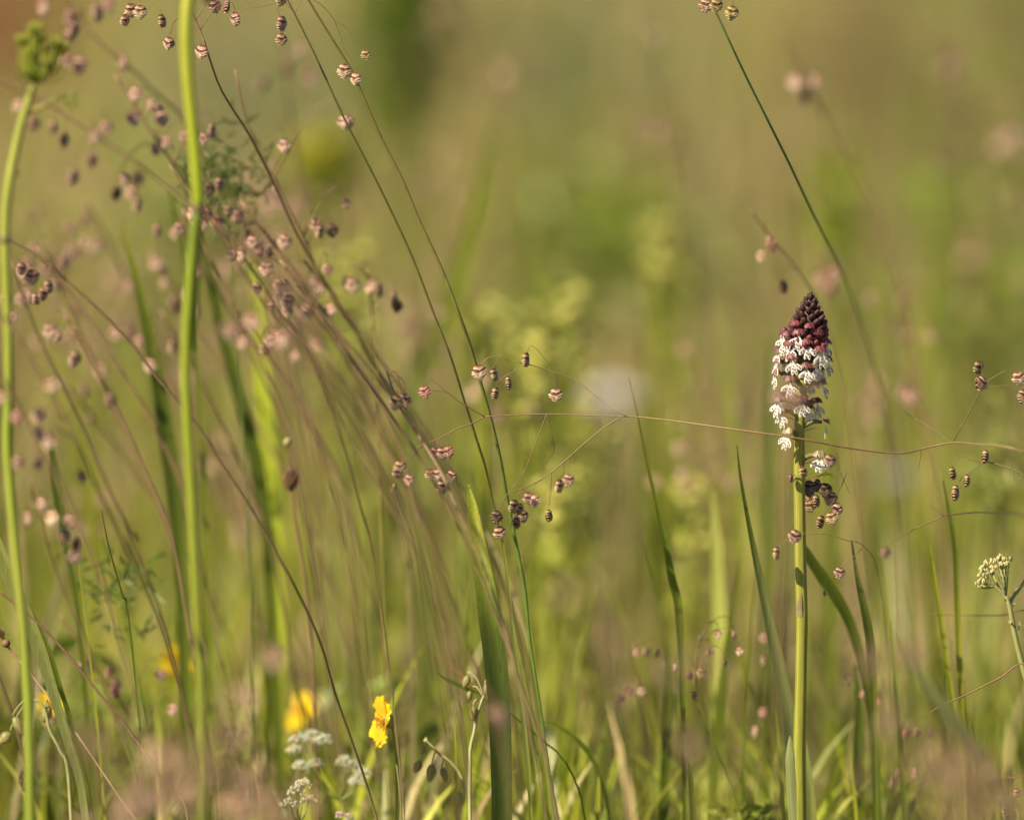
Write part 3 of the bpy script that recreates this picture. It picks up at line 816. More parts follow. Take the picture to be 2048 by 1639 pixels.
qgrass("small quaking grass with pink beads between orchid stem and pale soft blade", [(1540, 1240), (1532, 1300), (1528, 1400), (1524, 1480), (1520, 1600)], (.12, .12),
       [(1530, 1277, 'p'), (1541, 1275, 'r'), (1525, 1322, 'n'), (1528, 1425, 'r'), (1512, 1462, 'w')], w=(.8, 1, 1.2), scale=.8)
qgrass("small quaking grass with rosy beads beside the thin dark curved blade", [(1720, 1330), (1735, 1400), (1740, 1480), (1745, 1600)], (.1, .1),
       [(1697, 1360, 'd'), (1727, 1390, 'p'), (1755, 1405, 'r'), (1745, 1474, 'd')], w=(.8, 1.2, 1.4), scale=.75)
qgrass("small quaking grass with deep pink beads near the grey green sloping blade", [(1800, 1440), (1812, 1500), (1815, 1560), (1816, 1630)], (.1, .1),
       [(1812, 1468, 'r'), (1834, 1466, 'p'), (1858, 1468, 'd'), (1785, 1560, 'r'), (1798, 1546, 'r'), (1790, 1570, 'p'), (1828, 1546, 'p')], w=(.8, 1.2, 1.4), scale=.8)
qgrass("quaking grass twig with single beads at the foot of the yarrow", [(2120, 1540), (2060, 1548), (2020, 1555), (1990, 1552), (1960, 1548)][::-1] + [(2200, 1700)], (0, 0), [(2033, 1586, 'w', .6, .7), (2012, 1622, 'n', .8, .8), (2022, 1634, 'd')], w=(1.6, 1.2, .8), cols=CULM_BR)
qgrass("quaking grass with pink spikelets before the feathery leaf by the carrot", [(120, 1230), (180, 1320), (240, 1400), (300, 1500), (340, 1620)], (.12, .12),
       [(170, 1328, 'p'), (180, 1335, 'w'), (217, 1345, 'r'), (228, 1384, 'r'), (232, 1370, 'p'), (320, 1352, 'p'), (178, 1408, 'n'), (100, 1440, 'p'), (345, 1420)], w=(1.6, 2, 2.2), cols=CULM_BR)
# --- strongly blurred ones before the focus plane
G_F = "strongly blurred quaking grasses standing before the orchid"
for p, yy, s in [([(1150, 1180), (1215, 1300), (1260, 1500), (1270, 1640)], -.75, [(1232, 1262), (1222, 1285), (1240, 1280), (1130, 1190)]),
                 ([(1330, 1420), (1390, 1560), (1400, 1640)], -.6, [(1380, 1505), (1395, 1512), (1372, 1490)]),
                 ([(1330, 1230), (1400, 1340), (1440, 1480), (1450, 1640)], -.65, [(1395, 1318), (1415, 1330), (1340, 1350)]),
                 ([(1700, 1280), (1770, 1400), (1800, 1560), (1810, 1660)], -.55, [(1790, 1405), (1782, 1435), (1775, 1455), (1735, 1330), (1810, 1318), (1830, 1310), (1715, 1550), (1728, 1560), (1750, 1300)]),
                 ([(900, 1280), (980, 1400), (1020, 1560), (1030, 1660)], -.35, [(992, 1425), (1000, 1440)]),
                 ([(480, 1280), (550, 1325), (640, 1395), (720, 1490), (800, 1600), (830, 1680)], -.45, [(540, 1310), (560, 1318), (552, 1322), (480, 1385), (500, 1400)]),
                 ([(1640, 760), (1590, 800), (1570, 900), (1560, 1200), (1555, 1600)], -.3, [(1560, 795), (1588, 795), (1600, 812)])]:
    qgrass("strongly blurred quaking grass with soft pale pink heads before the orchid", p, (yy, yy), s, w=(2, 3, 3), cols=CULM_BR, group=G_F)

G_V = "soft brown quaking grasses before the white bedstraw"
for i in range(11):
    X = random.uniform(150, 640)
    yt = random.uniform(1430, 1600)
    yy = random.uniform(-.8, -.35)
    p = [(X, yt), (X + 25, yt + 60), (X + 50, yt + 160), (X + 65, yt + 320)]
    qgrass("soft brown blurred quaking grass hugging the turf before carrot and white bedstraw", p, (yy, yy), [(X + random.gauss(0, 45), yt + random.uniform(-10, 130)) for _ in range(7)], w=(2, 2.6, 2.6), cols=CULM_BR, group=G_V, tint=random.choice('nnp'), n=20)
G_R = "soft tan quaking grasses before the yarrow"
for i in range(5):
    X = random.uniform(1880, 2080)
    yt = random.uniform(1450, 1600)
    yy = random.uniform(-.8, -.4)
    p = [(X, yt), (X - 15, yt + 60), (X - 30, yt + 160), (X - 40, yt + 320)]
    qgrass("soft tan blurred quaking grass hugging the turf before the yarrow", p, (yy, yy), [(X + random.gauss(0, 40), yt + random.uniform(-10, 130)) for _ in range(8)], w=(2, 2.6, 2.6), cols=CULM_BR, group=G_R, tint='n', n=20)

# scattered individuals behind
G_B = "quaking grasses scattered in the meadow behind"
for i in range(110):
    yy = random.uniform(.35, 2.4)
    X = random.uniform(-80, 2130) if i % 3 else random.uniform(-80, 800)
    top = random.uniform(250, 1050) if X < 900 else random.uniform(480, 1200)
    base = P(X, top, yy)
    if base.z < 0.05:
        continue
    dx = random.uniform(0.1, 0.5)
    p = [(X, top), (X + 60 * dx, top + 90), (X + 180 * dx, top + 260)]
    qgrass("blurred quaking grass with nodding pinkish spikelets in the meadow behind the orchid", p, (yy, yy), [(X + random.gauss(10, 40), top + random.uniform(-20, 120)) for _ in range(8)],
           w=(1.6, 2.2, 2.4), cols=CULM_BR, group=G_B, n=20, tint=random.choice('ppnw'))

# ------------------------------------------------------------------ grass blades
def gblade(label, px, Y, w, col, normal=(0.1, -1, 0.15), fold=0.3, group=None, name="grass_blade", cat="grass blade", twist=0.0, mat=None):
    """px from tip to base; w = half-width list (photo px) tip to base"""
    Ys = lerp_list(list(Y) if isinstance(Y, (tuple, list)) else Y, len(px))
    pts = [P(a, b, yy) for (a, b), yy in zip(px, Ys)]
    l = pts[-1]
    if l.z > 0:
        d = pts[-1] - pts[-2]
        k = max(-0.03, min(0.03, d.x / max(1e-4, -d.z) * l.z * 0.5)) if d.z < -1e-4 else 0.0
        pts.append(Vector((l.x + k, l.y, -0.012)))
        w = list(w) + [w[-1] * 0.8]
    pts = pts[::-1]
    w = [x * PXM for x in w[::-1]]
    mb = MB().blade(pts, w, list(col)[::-1] if isinstance(col[0], (tuple, list)) else col, normal, n=36, fold=fold, twist=twist)
    o = mb.build(name, mat or M_leaf, None, at=pts[0])
    return tag(o, label, cat, group)

YG = (0.31, 0.33, 0.028); BG = (0.24, 0.29, 0.025); MG = (0.155, 0.20, 0.020); DG = (0.095, 0.13, 0.014); SG = (0.23, 0.26, 0.085); PG = (0.29, 0.32, 0.085)
gblade("pale green folded blade leaning behind the carrot stem foot", [(-60, 960), (-25, 1040), (10, 1130), (45, 1215), (80, 1300), (105, 1380), (135, 1480), (165, 1590)], (-.01, 0), [1, 10, 15, 16, 14, 11, 9, 8], [PG, PG, SG, SG], normal=(-0.3, -1, 0.2))
gblade("thin dark green blade lying along the pale folded blade by the carrot", [(0, 1090), (30, 1165), (70, 1240), (100, 1310), (125, 1390), (150, 1470), (185, 1600)], (.01, .02), [2, 5, 6, 6, 5, 5, 4], [(0.2, 0.16, 0.03), MG, DG])
gblade("broad dark green blade with yellow green tip beside the feet of the arching pair", [(936, 968), (944, 1010), (950, 1060), (962, 1130), (976, 1220), (990, 1320), (998, 1420), (1002, 1540), (1003, 1640)], (.012, -.01, -.02), [2, 10, 15, 19, 23, 24, 23, 22, 21], [BG, YG, BG, DG, (0.06, 0.088, 0.010), (0.06, 0.088, 0.010), (0.08, 0.11, 0.015)], normal=(0.25, -1, 0.1), fold=0.35)  # leaf colour runs from yellow green tip to dark green base
gblade("dark green tapering blade between thick stem and carrot", [(246, 440), (256, 500), (272, 560), (292, 640), (308, 720), (325, 820), (340, 920), (352, 1020), (362, 1150)], (.17, .17), [2, 5, 8, 12, 15, 17, 17, 16, 14], [YG, MG, DG, DG, MG])
gblade("short dark blade tip beside the carrot stem", [(100, 880), (108, 940), (117, 1000), (130, 1080), (160, 1250)], (.1, .1), [4, 9, 10, 8, 6], [DG, DG, MG])
gblade("bright soft green wide blade beside the brown plantain head", [(500, 500), (512, 580), (520, 680), (527, 780), (535, 880), (543, 980), (552, 1100), (560, 1300)], (.26, .26), [3, 14, 20, 21, 20, 19, 17, 14], [(0.36, 0.40, 0.05), (0.40, 0.46, 0.04), (0.36, 0.43, 0.03), (0.40, 0.44, 0.04)], normal=(-.6, -1, .3))
gblade("dull dark green long blade between thick stem and plantain", [(392, 430), (415, 520), (440, 640), (470, 760), (500, 870), (520, 970), (540, 1150)], (.2, .2), [3, 8, 12, 14, 14, 14, 12], [MG, DG, MG])
gblade("slim green blade touching the thick stem", [(340, 380), (352, 430), (365, 500), (380, 600), (395, 760), (410, 1000)], (.16, .16), [3, 7, 7, 6, 6, 6], [MG, MG, BG])
gblade("wide blurred green blade behind the two parallel stalks", [(985, 240), (972, 330), (950, 440), (915, 560), (885, 650), (850, 730), (820, 800), (790, 950)], (.6, .6), [3, 10, 18, 24, 24, 22, 20, 16], [MG, BG, MG, DG])
gblade("pale narrow blade with dark edge meeting the orchid stem foot", [(1474, 890), (1482, 960), (1500, 1060), (1520, 1160), (1542, 1260), (1562, 1360), (1582, 1470), (1596, 1580)], (.02, .02), [1, 3, 5, 8, 12, 15, 17, 16], [DG, DG, SG, SG, PG], normal=(0.35, -1, .1))
gblade("dark green blade slanting behind the orchid stem", [(1585, 1060), (1612, 1105), (1645, 1155), (1680, 1205), (1705, 1260), (1730, 1350), (1750, 1500)], (.06, .08), [5, 10, 12, 12, 11, 9, 8], [DG, MG, DG])
gblade("thin dark curved blade beside the slanting one behind the orchid", [(1703, 1080), (1712, 1140), (1722, 1190), (1735, 1250), (1742, 1310), (1748, 1450)], (.03, .04), [1.5, 4, 7, 9, 9, 7], [SG, DG, MG])
gblade("grey green blurred blade sloping before the yellow green upright blades", [(1790, 1270), (1850, 1365), (1900, 1430), (1950, 1500), (1990, 1570), (2030, 1660)], (-.22, -.22), [3, 11, 14, 14, 12, 10], [SG, (0.15, 0.15, 0.06), (0.15, 0.14, 0.06)])
gblade("bright yellow green upright blade under the four narrow banded spikelets", [(1886, 960), (1900, 1030), (1910, 1100), (1914, 1180), (1917, 1280), (1922, 1380), (1930, 1460), (1938, 1560)], (.06, .06), [2, 4, 5, 6, 6, 7, 7, 7], [MG, DG, YG, YG, BG])
gblade("slim yellow green blade beside the bright upright one near the yarrow", [(1858, 1080), (1870, 1160), (1882, 1240), (1895, 1330), (1908, 1420), (1922, 1520)], (.05, .05), [1.5, 4, 5, 5, 5, 5], [YG, YG, BG])
gblade("needle thin dark blade standing below the lilac flower", [(1257, 755), (1275, 830), (1293, 920), (1312, 1000), (1330, 1080), (1345, 1160), (1357, 1220), (1365, 1400)], (.04, .05), [.8, 2, 3, 4, 6, 8, 8, 5], [(0.2, 0.16, 0.04), MG, MG, DG])
gblade("pale soft wide upright blade between lilac flower and orchid", [(1425, 980), (1433, 1080), (1438, 1180), (1440, 1280), (1438, 1380), (1437, 1480), (1436, 1600)], (.23, .23), [4, 12, 16, 18, 18, 17, 16], [(0.36, 0.38, 0.09), (0.42, 0.45, 0.10), (0.42, 0.45, 0.10), (0.40, 0.44, 0.06)], normal=(-.6, -1, .3))
gblade("dark blurred blade rising by the pale soft blade", [(1335, 1330), (1336, 1400), (1333, 1480), (1330, 1560), (1328, 1640)], (.12, .12), [4, 9, 11, 11, 11], [DG, DG, MG])
gblade("small dark blade tip under a blurred pink head", [(1377, 1520), (1382, 1560), (1384, 1600), (1386, 1650)], (.03, .03), [1.5, 5, 6, 6], [DG, DG])
gblade("blurred dark blade rising under the rosy beads by the orchid", [(1712, 1330), (1718, 1420), (1716, 1500), (1712, 1640)], (.12, .12), [3, 9, 12, 12], [DG, DG, MG])
gblade("sage blade standing behind the foot of the orchid", [(1590, 1400), (1605, 1480), (1615, 1560), (1622, 1640)], (.03, .03), [2, 8, 11, 12], [SG, PG])
gblade("thin blade with straw edge beside the broad dark blade", [(1000, 1040), (1015, 1160), (1028, 1280), (1042, 1400), (1055, 1520), (1062, 1640)], (.015, .015), [1, 3, 4, 5, 5, 4], [YG, SG, YG])
gblade("yellow green blade close beside the straw edged one", [(1040, 1100), (1055, 1230), (1068, 1350), (1085, 1480), (1098, 1640)], (.03, .03), [1.5, 4, 6, 7, 6], [YG, BG])
gblade("drooping dark thread of grass behind the broad dark blade", [(1150, 1560), (1120, 1510), (1085, 1480), (1050, 1450), (1020, 1425)][::-1] + [(1170, 1640)], (.02, .03), [1, 2, 2, 2, 2, 2], [DG, MG])
gblade("arched green blade bending away from the broad dark blade", [(1070, 1440), (1110, 1450), (1150, 1475), (1180, 1510), (1205, 1560), (1220, 1640)], (.05, .06), [2, 4, 5, 5, 5, 5], [BG, MG, MG])
gblade("short dark pointed blade by the white seed pods", [(874, 1345), (900, 1362), (935, 1378), (965, 1392), (990, 1440), (1000, 1600)], (.03, .03), [1, 4, 4, 3.5, 3, 3], [DG, DG])
gblade("dry brown grass needle over the seed pods", [(868, 1308), (900, 1332), (935, 1360), (970, 1395), (990, 1470), (998, 1620)], (.04, .04), [.8, 2, 2.5, 2.5, 2, 2], [(0.25, 0.13, 0.05), (0.16, 0.1, 0.04)], mat=M_dry)
gblade("small dark needle standing over the feathery leaf by the carrot", [(203, 1020), (215, 1080), (228, 1130), (245, 1190), (262, 1270)], (-.005, 0), [.6, 1.4, 1.8, 2.2, 2.2], [(0.1, 0.06, 0.02), MG])
# unnamed near blades that a viewer could still count
G_N = "slender green blades in the turf near the orchid"
for i in range(60):
    X = random.uniform(-20, 2060)
    top = random.triangular(1020, 1600, 1480)
    yy = random.uniform(.02, .45)
    ln = random.uniform(-90, 60) * (1600 - top) / 500
    col = random.choice([(MG, BG), (BG, YG), (DG, MG), (SG, MG), (YG, YG)])
    k = random.uniform(2.5, 6)
    gblade("slender green grass blade rising from the turf near the orchid", [(X + ln, top), (X + ln * .7, top + (1660 - top) * .25), (X + ln * .35, top + (1660 - top) * .55), (X, 1660)], (yy, yy),
           [.8, k * .7, k, k * .9], list(col), normal=(random.uniform(-.7, .7), -1, .1), group=G_N)
G_M = "taller blurred green blades behind the orchid"
for i in range(90):
    yy = random.uniform(.3, 1.6)
    X = random.uniform(-60, 2100)
    top = random.uniform(420, 1080)
    if P(X, top, yy).z < .05:
        continue
    ln = random.uniform(-60, 25)
    k = random.uniform(7, 18)
    col = random.choice([(MG, BG), (BG, YG), (YG, YG), (SG, MG), (PG, YG)])
    gblade("blurred tall green grass blade in the meadow behind", [(X + ln, top), (X + ln * .6, top + 140), (X + ln * .3, top + 320), (X, top + 520)], (yy, yy), [1, k * .7, k, k], list(col), normal=(random.uniform(-.8, .8), -1, .1), group=G_M)

# ------------------------------------------------------------------ orchid
def axis_pt(py, Y=0.0):
    xs = np.interp(py, [585, 600, 640, 680, 740, 800, 850, 962, 1120, 1240, 1400, 1480, 1560, 1640, 1720], [1621, 1620.5, 1618, 1613, 1609, 1603, 1599, 1598.5, 1601, 1604, 1601, 1599, 1598.7, 1600, 1601])
    return P(float(xs), py, Y)

ob = Vector((axis_pt(1720).x, 0.0, -0.012))
orchid = thing("orchid", "burnt tip orchid with dark maroon bud cone and white spotted flowers", "orchid", ob)
ys = [640, 680, 740, 800, 850, 900, 962, 1040, 1120, 1180, 1240, 1320, 1400, 1480, 1560, 1640]
pts = [ob] + [axis_pt(v) for v in ys[::-1]]
ST = (0.27, 0.285, 0.038); ST2 = (0.30, 0.285, 0.06)
mb = MB()
n = 90; sides = 28
c = catmull(pts, n)
rad = lerp_list([13, 13.2, 13, 12.4, 11.6, 11.3, 11.5, 11.6, 11.6, 11.4, 11.2, 10.8, 10, 9.5, 8.5, 7, 5], n)
for i, p in enumerate(c):
    for k in range(sides):
        th = 2 * math.pi * k / sides
        r = rad[i] * PXM * (1 + 0.016 * math.cos(6 * th + 0.6) + 0.012 * math.cos(11 * th))
        mb.v.append(p + Vector((math.cos(th) * r, math.sin(th) * r, 0)))
        t = i / n
        g = 1 + 0.13 * math.cos(6 * th + 0.6) + 0.10 * math.cos(11 * th) + random.uniform(-.05, .05)
        cc = [a * (1 - t) + b * t for a, b in zip(ST, ST2)]
        mb.c.append(tuple(v * g for v in cc))
for i in range(n - 1):
    for k in range(sides):
        q = (k + 1) % sides
        mb.f.append((i * sides + k, i * sides + q, (i + 1) * sides + q, (i + 1) * sides + k))
mb.build("stem", M_stem, orchid)
# sheath leaf at the foot, bract scale on the stem
sl_ = MB()
def sheath(u, v):
    py = 1700 - (1700 - 1470) * v
    wl = np.interp(v, [0, .25, .55, .8, .93, 1], [17, 19, 20, 17, 8, 1.0])
    cx = np.interp(v, [0, .3, .6, .85, 1], [1596, 1592, 1588, 1583, 1580])
    a = (u - 0.5) * math.radians(210) - math.radians(35)
    Rr = wl * PXM * 0.75
    base = P(cx, py, 0)
    col = (0.27, 0.30, 0.12) if u < .85 else (0.34, 0.34, 0.17)
    g = 1 + 0.12 * math.sin(u * 40)
    return base + Vector((math.sin(a) * Rr * 1.1, -math.cos(a) * Rr * 0.8, 0)), tuple(x * g for x in col)
sl_.grid(sheath, 17, 20)
sl_.build("sheath_leaf", M_leaf, orchid)
bs = MB()
def bsc(u, v):
    py = 1232 - 48 * v
    wl = (1 - v) ** 0.7 * 6 + 0.3
    a = (u - .5) * 1.2 - 0.55
    rr_ = 11.9 + 1.6 * math.sin(v * math.pi)
    p = axis_pt(py) + Vector((math.sin(a * wl / 6) * rr_ * PXM, -math.cos(a * wl / 6) * rr_ * PXM, 0))
    return p, (0.34, 0.24, 0.15) if v > .3 else (0.36, 0.36, 0.2)
bs.grid(bsc, 7, 10)
bs.build("stem_scale", M_leaf, orchid)

# buds
def bud_mesh():
    mb = MB()
    segs, rings = 12, 9
    for i in range(rings + 1):
        ph = math.pi * i / rings
        z = -math.cos(ph)
        rr_ = math.sin(ph) ** 0.85 * (1 - 0.28 * max(0, z))
        for k in range(segs):
            th = 2 * math.pi * k / segs
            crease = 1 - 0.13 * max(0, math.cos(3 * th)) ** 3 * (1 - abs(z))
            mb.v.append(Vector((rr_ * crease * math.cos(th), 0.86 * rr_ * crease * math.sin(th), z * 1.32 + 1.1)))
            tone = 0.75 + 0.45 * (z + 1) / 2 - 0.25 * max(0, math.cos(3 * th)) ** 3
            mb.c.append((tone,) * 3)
    for i in range(rings):
        for k in range(segs):
            q = (k + 1) % segs
            mb.f.append((i * segs + k, i * segs + q, (i + 1) * segs + q, (i + 1) * segs + k))
    return mb.mesh("flower_bud", M_bud)
BUD = bud_mesh()
GA = math.radians(137.5)
nb = 74
for i in range(nb):
    f = (i + 0.5) / nb
    py = 588 + 108 * f ** 0.72
    R = np.interp(py, [585, 593, 600, 616, 640, 660, 680, 700], [0, 6, 10, 17.5, 28, 34, 37, 38])
    sz = np.interp(py, [588, 600, 640, 670, 700], [4.2, 5.4, 7.4, 9.0, 10.0])
    a = i * GA
    inner = max(0, R - sz * 0.9) * PXM
    p = axis_pt(py + sz * 0.4) + Vector((math.cos(a) * inner, math.sin(a) * inner, 0))
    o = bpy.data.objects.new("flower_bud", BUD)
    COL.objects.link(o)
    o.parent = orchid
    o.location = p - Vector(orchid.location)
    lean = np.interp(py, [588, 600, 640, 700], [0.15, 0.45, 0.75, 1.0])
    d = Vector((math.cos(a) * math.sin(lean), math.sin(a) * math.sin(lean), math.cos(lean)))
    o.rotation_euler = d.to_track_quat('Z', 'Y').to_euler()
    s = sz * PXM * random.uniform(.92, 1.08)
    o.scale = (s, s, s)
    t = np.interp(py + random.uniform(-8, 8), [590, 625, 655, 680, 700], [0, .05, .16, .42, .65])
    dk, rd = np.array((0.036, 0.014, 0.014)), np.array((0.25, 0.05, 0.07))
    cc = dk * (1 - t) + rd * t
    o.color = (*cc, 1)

MB().tube([axis_pt(760), axis_pt(700), axis_pt(670), axis_pt(640), axis_pt(612), axis_pt(594)], [9 * PXM, 22 * PXM, 25 * PXM, 20 * PXM, 11 * PXM, 4 * PXM], [(0.12, 0.13, 0.04), (0.05, 0.02, 0.02)], n=18, sides=12).build("rachis", M_stem, orchid)

# flowers
def hood_mesh():
    """helmet of three overlapping pointed sepals, open below at the front (-y)"""
    mb = MB()
    for s, off in ((0, 0), (-1, 0.25), (1, 0.25)):
        def fn(u, v, s=s, off=off):
            w = math.sin(min(1, v * 1.05 + .08) * math.pi * .93) ** .7 * 1.45
            a = (u - .5) * 2
            ang = s * 1.0 + a * 0.75 * w / 1.45
            el = -0.55 + v * 2.1          # from back bottom over the top to the front
            R = 1.75 + off * .3
            x = R * math.sin(ang) * (0.55 + 0.45 * math.sin(v * math.pi))
            y = 0.9 - 2.7 * v + 0.5 * abs(math.sin(ang)) * v
            z = 1.55 * math.sin(min(1.0, v * 0.98 + .12) * math.pi) * math.cos(ang * .9) + 0.25 - 0.35 * v
            vein = 0.8 + 0.25 * math.sin(u * 28)
            edge = abs(a) ** 3
            t = vein * (1 - .15 * v)
            return (x * MM, y * MM, z * MM), (t * (1 + .8 * edge), t * (1 + 2.2 * edge), t * (1 + 1.5 * edge))
        mb.grid(fn, 11, 11)
    return mb.mesh("hood", M_hood)


def lip_mesh(seed):
    R = random.Random(seed)
    mb = MB()
    W = (0.78, 0.755, 0.71)
    lobes = []

    def ribbon(path, wid, nU=9, curl=0.25):
        def fn(u, v):
            k = u * (len(path) - 1)
            i = min(int(k), len(path) - 2)
            f = k - i
            c0 = [path[i][q] * (1 - f) + path[i + 1][q] * f for q in range(3)]
            dx, dz = path[i + 1][0] - path[i][0], path[i + 1][2] - path[i][2]
            l = math.hypot(dx, dz) or 1
            w = np.interp(u, np.linspace(0, 1, len(wid)), wid)
            s = (v - .5) * 2
            x = c0[0] - dz / l * w * s
            z = c0[2] + dx / l * w * s
            y = c0[1] + curl * w * s * s
            return (x * MM, y * MM, z * MM), W
        mb.grid(fn, nU, 6)
    j = lambda a: a * R.uniform(.9, 1.1)
    # middle lobe with two toes
    ribbon([(0, -.3, .3), (0, -.75, -1.2), (0, -1.0, -2.6), (0, -1.05, -3.7)], [.55, .62, .78, 1.0, 1.0], 11)
    ribbon([(-.45, -1.05, -3.3), (-.65, -1.1, -4.1), (-.85, -1.15, -5.0)], [.5, .55, .5, .12], 8, .15)
    ribbon([(.45, -1.05, -3.3), (.65, -1.1, -4.1), (.85, -1.15, -5.0)], [.5, .55, .5, .12], 8, .15)
    # arms
    for s in (-1, 1):
        e = j(1)
        ribbon([(s * .3, -.6, -.7), (s * 1.2, -1.0, -1.5 * e), (s * 2.1, -1.2, -2.4 * e), (s * 2.6, -1.2, -3.3 * e)], [.40, .55, .80, .85, .25], 11, .2)
    nw = len(mb.v)
    # raised crimson papillae
    spots = [(0.12, -.98, -1.9), (-.3, -1.1, -2.7), (.35, -1.15, -3.2), (-.6, -1.2, -3.9), (.65, -1.22, -4.2)]
    for s in (-1, 1):
        spots += [(s * 1.5, -1.2, -1.8), (s * 2.1, -1.32, -2.2), (s * 2.2, -1.32, -2.9)]
    for (x, y, z) in spots:
        r = R.uniform(.19, .27)
        mb.blob(((x + R.uniform(-.12, .12)) * MM, (y + .03) * MM, (z + R.uniform(-.12, .12)) * MM), r * MM, .14 * MM, r * 1.15 * MM, (0.09, 0.012, 0.03), rings=4, segs=7)
    return mb.mesh("lip", M_petal)

HOOD = hood_mesh()
LIPS = [lip_mesh(k) for k in range(4)]


def flower(px, py, yaw, Yoff=None, hood_t=0.5, sc=1.0, droop=0.0, wilt=0.0, hood_only=False, label=None):
    """px, py: photo pixel of the hood; yaw: degrees, 0 faces the camera, negative to the left"""
    a = math.radians(yaw)
    face = Vector((math.sin(a), -math.cos(a), 0))
    ax = axis_pt(py + 12)
    hx = P(px, py, 0).x
    # the flower sits on the side of the spike it faces
    R = 0.0062 if py < 860 else 0.0068
    yo = -math.cos(a) * R if Yoff is None else Yoff
    h = P(px, py, yo)
    mb = MB()
    g1, g2 = (0.17, 0.17, 0.05), (0.24, 0.10, 0.07)
    midp = ax.lerp(h, .55) + Vector((0, 0, 0.0012))
    mb.tube([ax, midp, h - face * .0004 + Vector((0, 0, .0002))], [0.9 * MM, 0.85 * MM, .6 * MM], [g1, g1, g2], n=10, sides=7)
    # bract beside the ovary
    mb.blade([ax + Vector((0, 0, -.001)), ax.lerp(h, .5) + Vector((0, 0, -.0012)), ax.lerp(h, .85) + Vector((0, 0, -.001))], [.5 * MM, .8 * MM, .05 * MM], [(0.2, 0.14, 0.07), (0.24, 0.11, 0.09)], normal=(0, 0, 1), n=8)
    fl = mb.build("flower", M_stem, orchid)
    rot = Matrix.Rotation(a, 4, 'Z') @ Matrix.Rotation(droop, 4, 'X')
    loc = h - Vector(orchid.location)
    o = bpy.data.objects.new("hood", HOOD)
    COL.objects.link(o)
    o.parent = fl
    o.matrix_local = Matrix.Translation(loc + face * .0008) @ rot @ Matrix.Diagonal((sc * 1.3,) * 3 + (1,))
    base = np.array((0.17, 0.03, 0.045)) * hood_t + np.array((0.29, 0.14, 0.135)) * (1 - hood_t)
    if wilt:
        base = base * (1 - wilt) + np.array((0.6, 0.48, 0.3)) * wilt
    o.color = (*(base * random.uniform(.85, 1.15)), 1)
    if not hood_only:
        o = bpy.data.objects.new("lip", random.choice(LIPS))
        COL.objects.link(o)
        o.parent = fl
        o.matrix_local = Matrix.Translation(loc + face * .0006 * sc + Vector((0, 0, -.0006))) @ Matrix.Rotation(a, 4, 'Z') @ Matrix.Rotation(droop + random.uniform(-.15, .15), 4, 'X') @ Matrix.Rotation(random.uniform(-.2, .2), 4, 'Y') @ Matrix.Diagonal((sc * 1.06,) * 3 + (1,))
    return fl

FL = [(1573, 672, -35, .9), (1598, 668, -8, .95), (1580, 690, -25, .8), (1614, 686, 8, .85), (1638, 703, 18, .8), (1586, 717, -12, .8), (1612, 735, 5, .75), (1562, 704, -65, .6), (1561, 725, -70, .6), (1558, 748, -72, .5),
      (1581, 762, -12, .6), (1603, 802, 2, .55), (1650, 688, 60, .8), (1652, 722, 62, .7), (1558, 802, -50, .4), (1566, 824, -42, .4), (1579, 866, -45, .35)]
for (a, b, yw, ht) in FL:
    flower(a, b, yw, hood_t=ht, sc=random.uniform(.94, 1.04), wilt=.6 if b > 850 else 0)
flower(1640, 768, 70, hood_t=.4)
flower(1622, 806, 100, hood_t=.7, sc=.9)
flower(1646, 845, 95, hood_t=.5, sc=.95, droop=.3)
flower(1638, 912, 6, hood_t=.25, wilt=.25)
flower(1620, 752, 40, hood_t=.6, hood_only=True)
flower(1592, 650, -20, hood_t=1, hood_only=True, sc=.9); flower(1634, 668, 35, hood_t=1, hood_only=True, sc=.95); flower(1572, 662, -75, hood_t=.95, sc=.85); flower(1618, 655, 10, hood_t=1, hood_only=True, sc=.85)
flower(1631, 730, 30, hood_t=.6, sc=.9)
# far side of the spike
for k in range(12):
    yw = [115, 150, 185, 220, 250][k % 5] + random.uniform(-12, 12)
    py = 676 + 13 * k
    ax = axis_pt(py)
    pxx = 1609 - (py - 680) * .05 + math.sin(math.radians(yw)) * 34
    flower(pxx, py, yw, hood_t=.8 - k * .04)

# ------------------------------------------------------------------ wild carrot with an unopened umbel, left
def stem_obj(root, px, Y, w, cols, name="stem", n=50, mat=None, sides=9):
    Ys = lerp_list(list(Y) if isinstance(Y, (tuple, list)) else Y, len(px))
    pts = [P(a, b, yy) for (a, b), yy in zip(px, Ys)][::-1]
    if name == "stem":
        pts = [Vector(root.location)] + pts
    return MB().tube(pts, [x * PXM for x in w[::-1]], cols[::-1] if isinstance(cols[0], (tuple, list)) else cols, n=n, sides=sides).build(name, mat or M_stem, root)


def foot(px, Y):
    p = P(px, 1650, Y)
    return Vector((p.x, Y, -0.012))

YC = -.15
CS = (0.30, 0.33, 0.05)
car = thing("wild_carrot", "wild carrot with closed bright green umbel on a tall ribbed stem", "wild carrot", foot(62, YC))
stem_obj(car, [(66, 168), (56, 205), (45, 240), (25, 330), (14, 400), (10, 470), (12, 560), (17, 680), (17, 790), (14, 880), (20, 970), (30, 1080), (42, 1200), (53, 1340), (60, 1500)], YC, [7, 8, 9, 10, 9, 9, 9, 9, 9, 10, 10, 11, 11],
         [(0.28, 0.30, 0.06), (0.33, 0.35, 0.07), CS, (0.24, 0.31, 0.03), CS, (0.2, 0.27, 0.03)])
MB().blob(P(10, 478, YC), 11.5 * PXM, 11.5 * PXM, 16 * PXM, (0.2, 0.17, 0.06)).build("node", M_stem, car)
MB().blob(P(28, 345, YC), 10 * PXM, 10 * PXM, 8 * PXM, (0.18, 0.22, 0.04)).build("node", M_stem, car)
b0 = P(70, 165, YC)
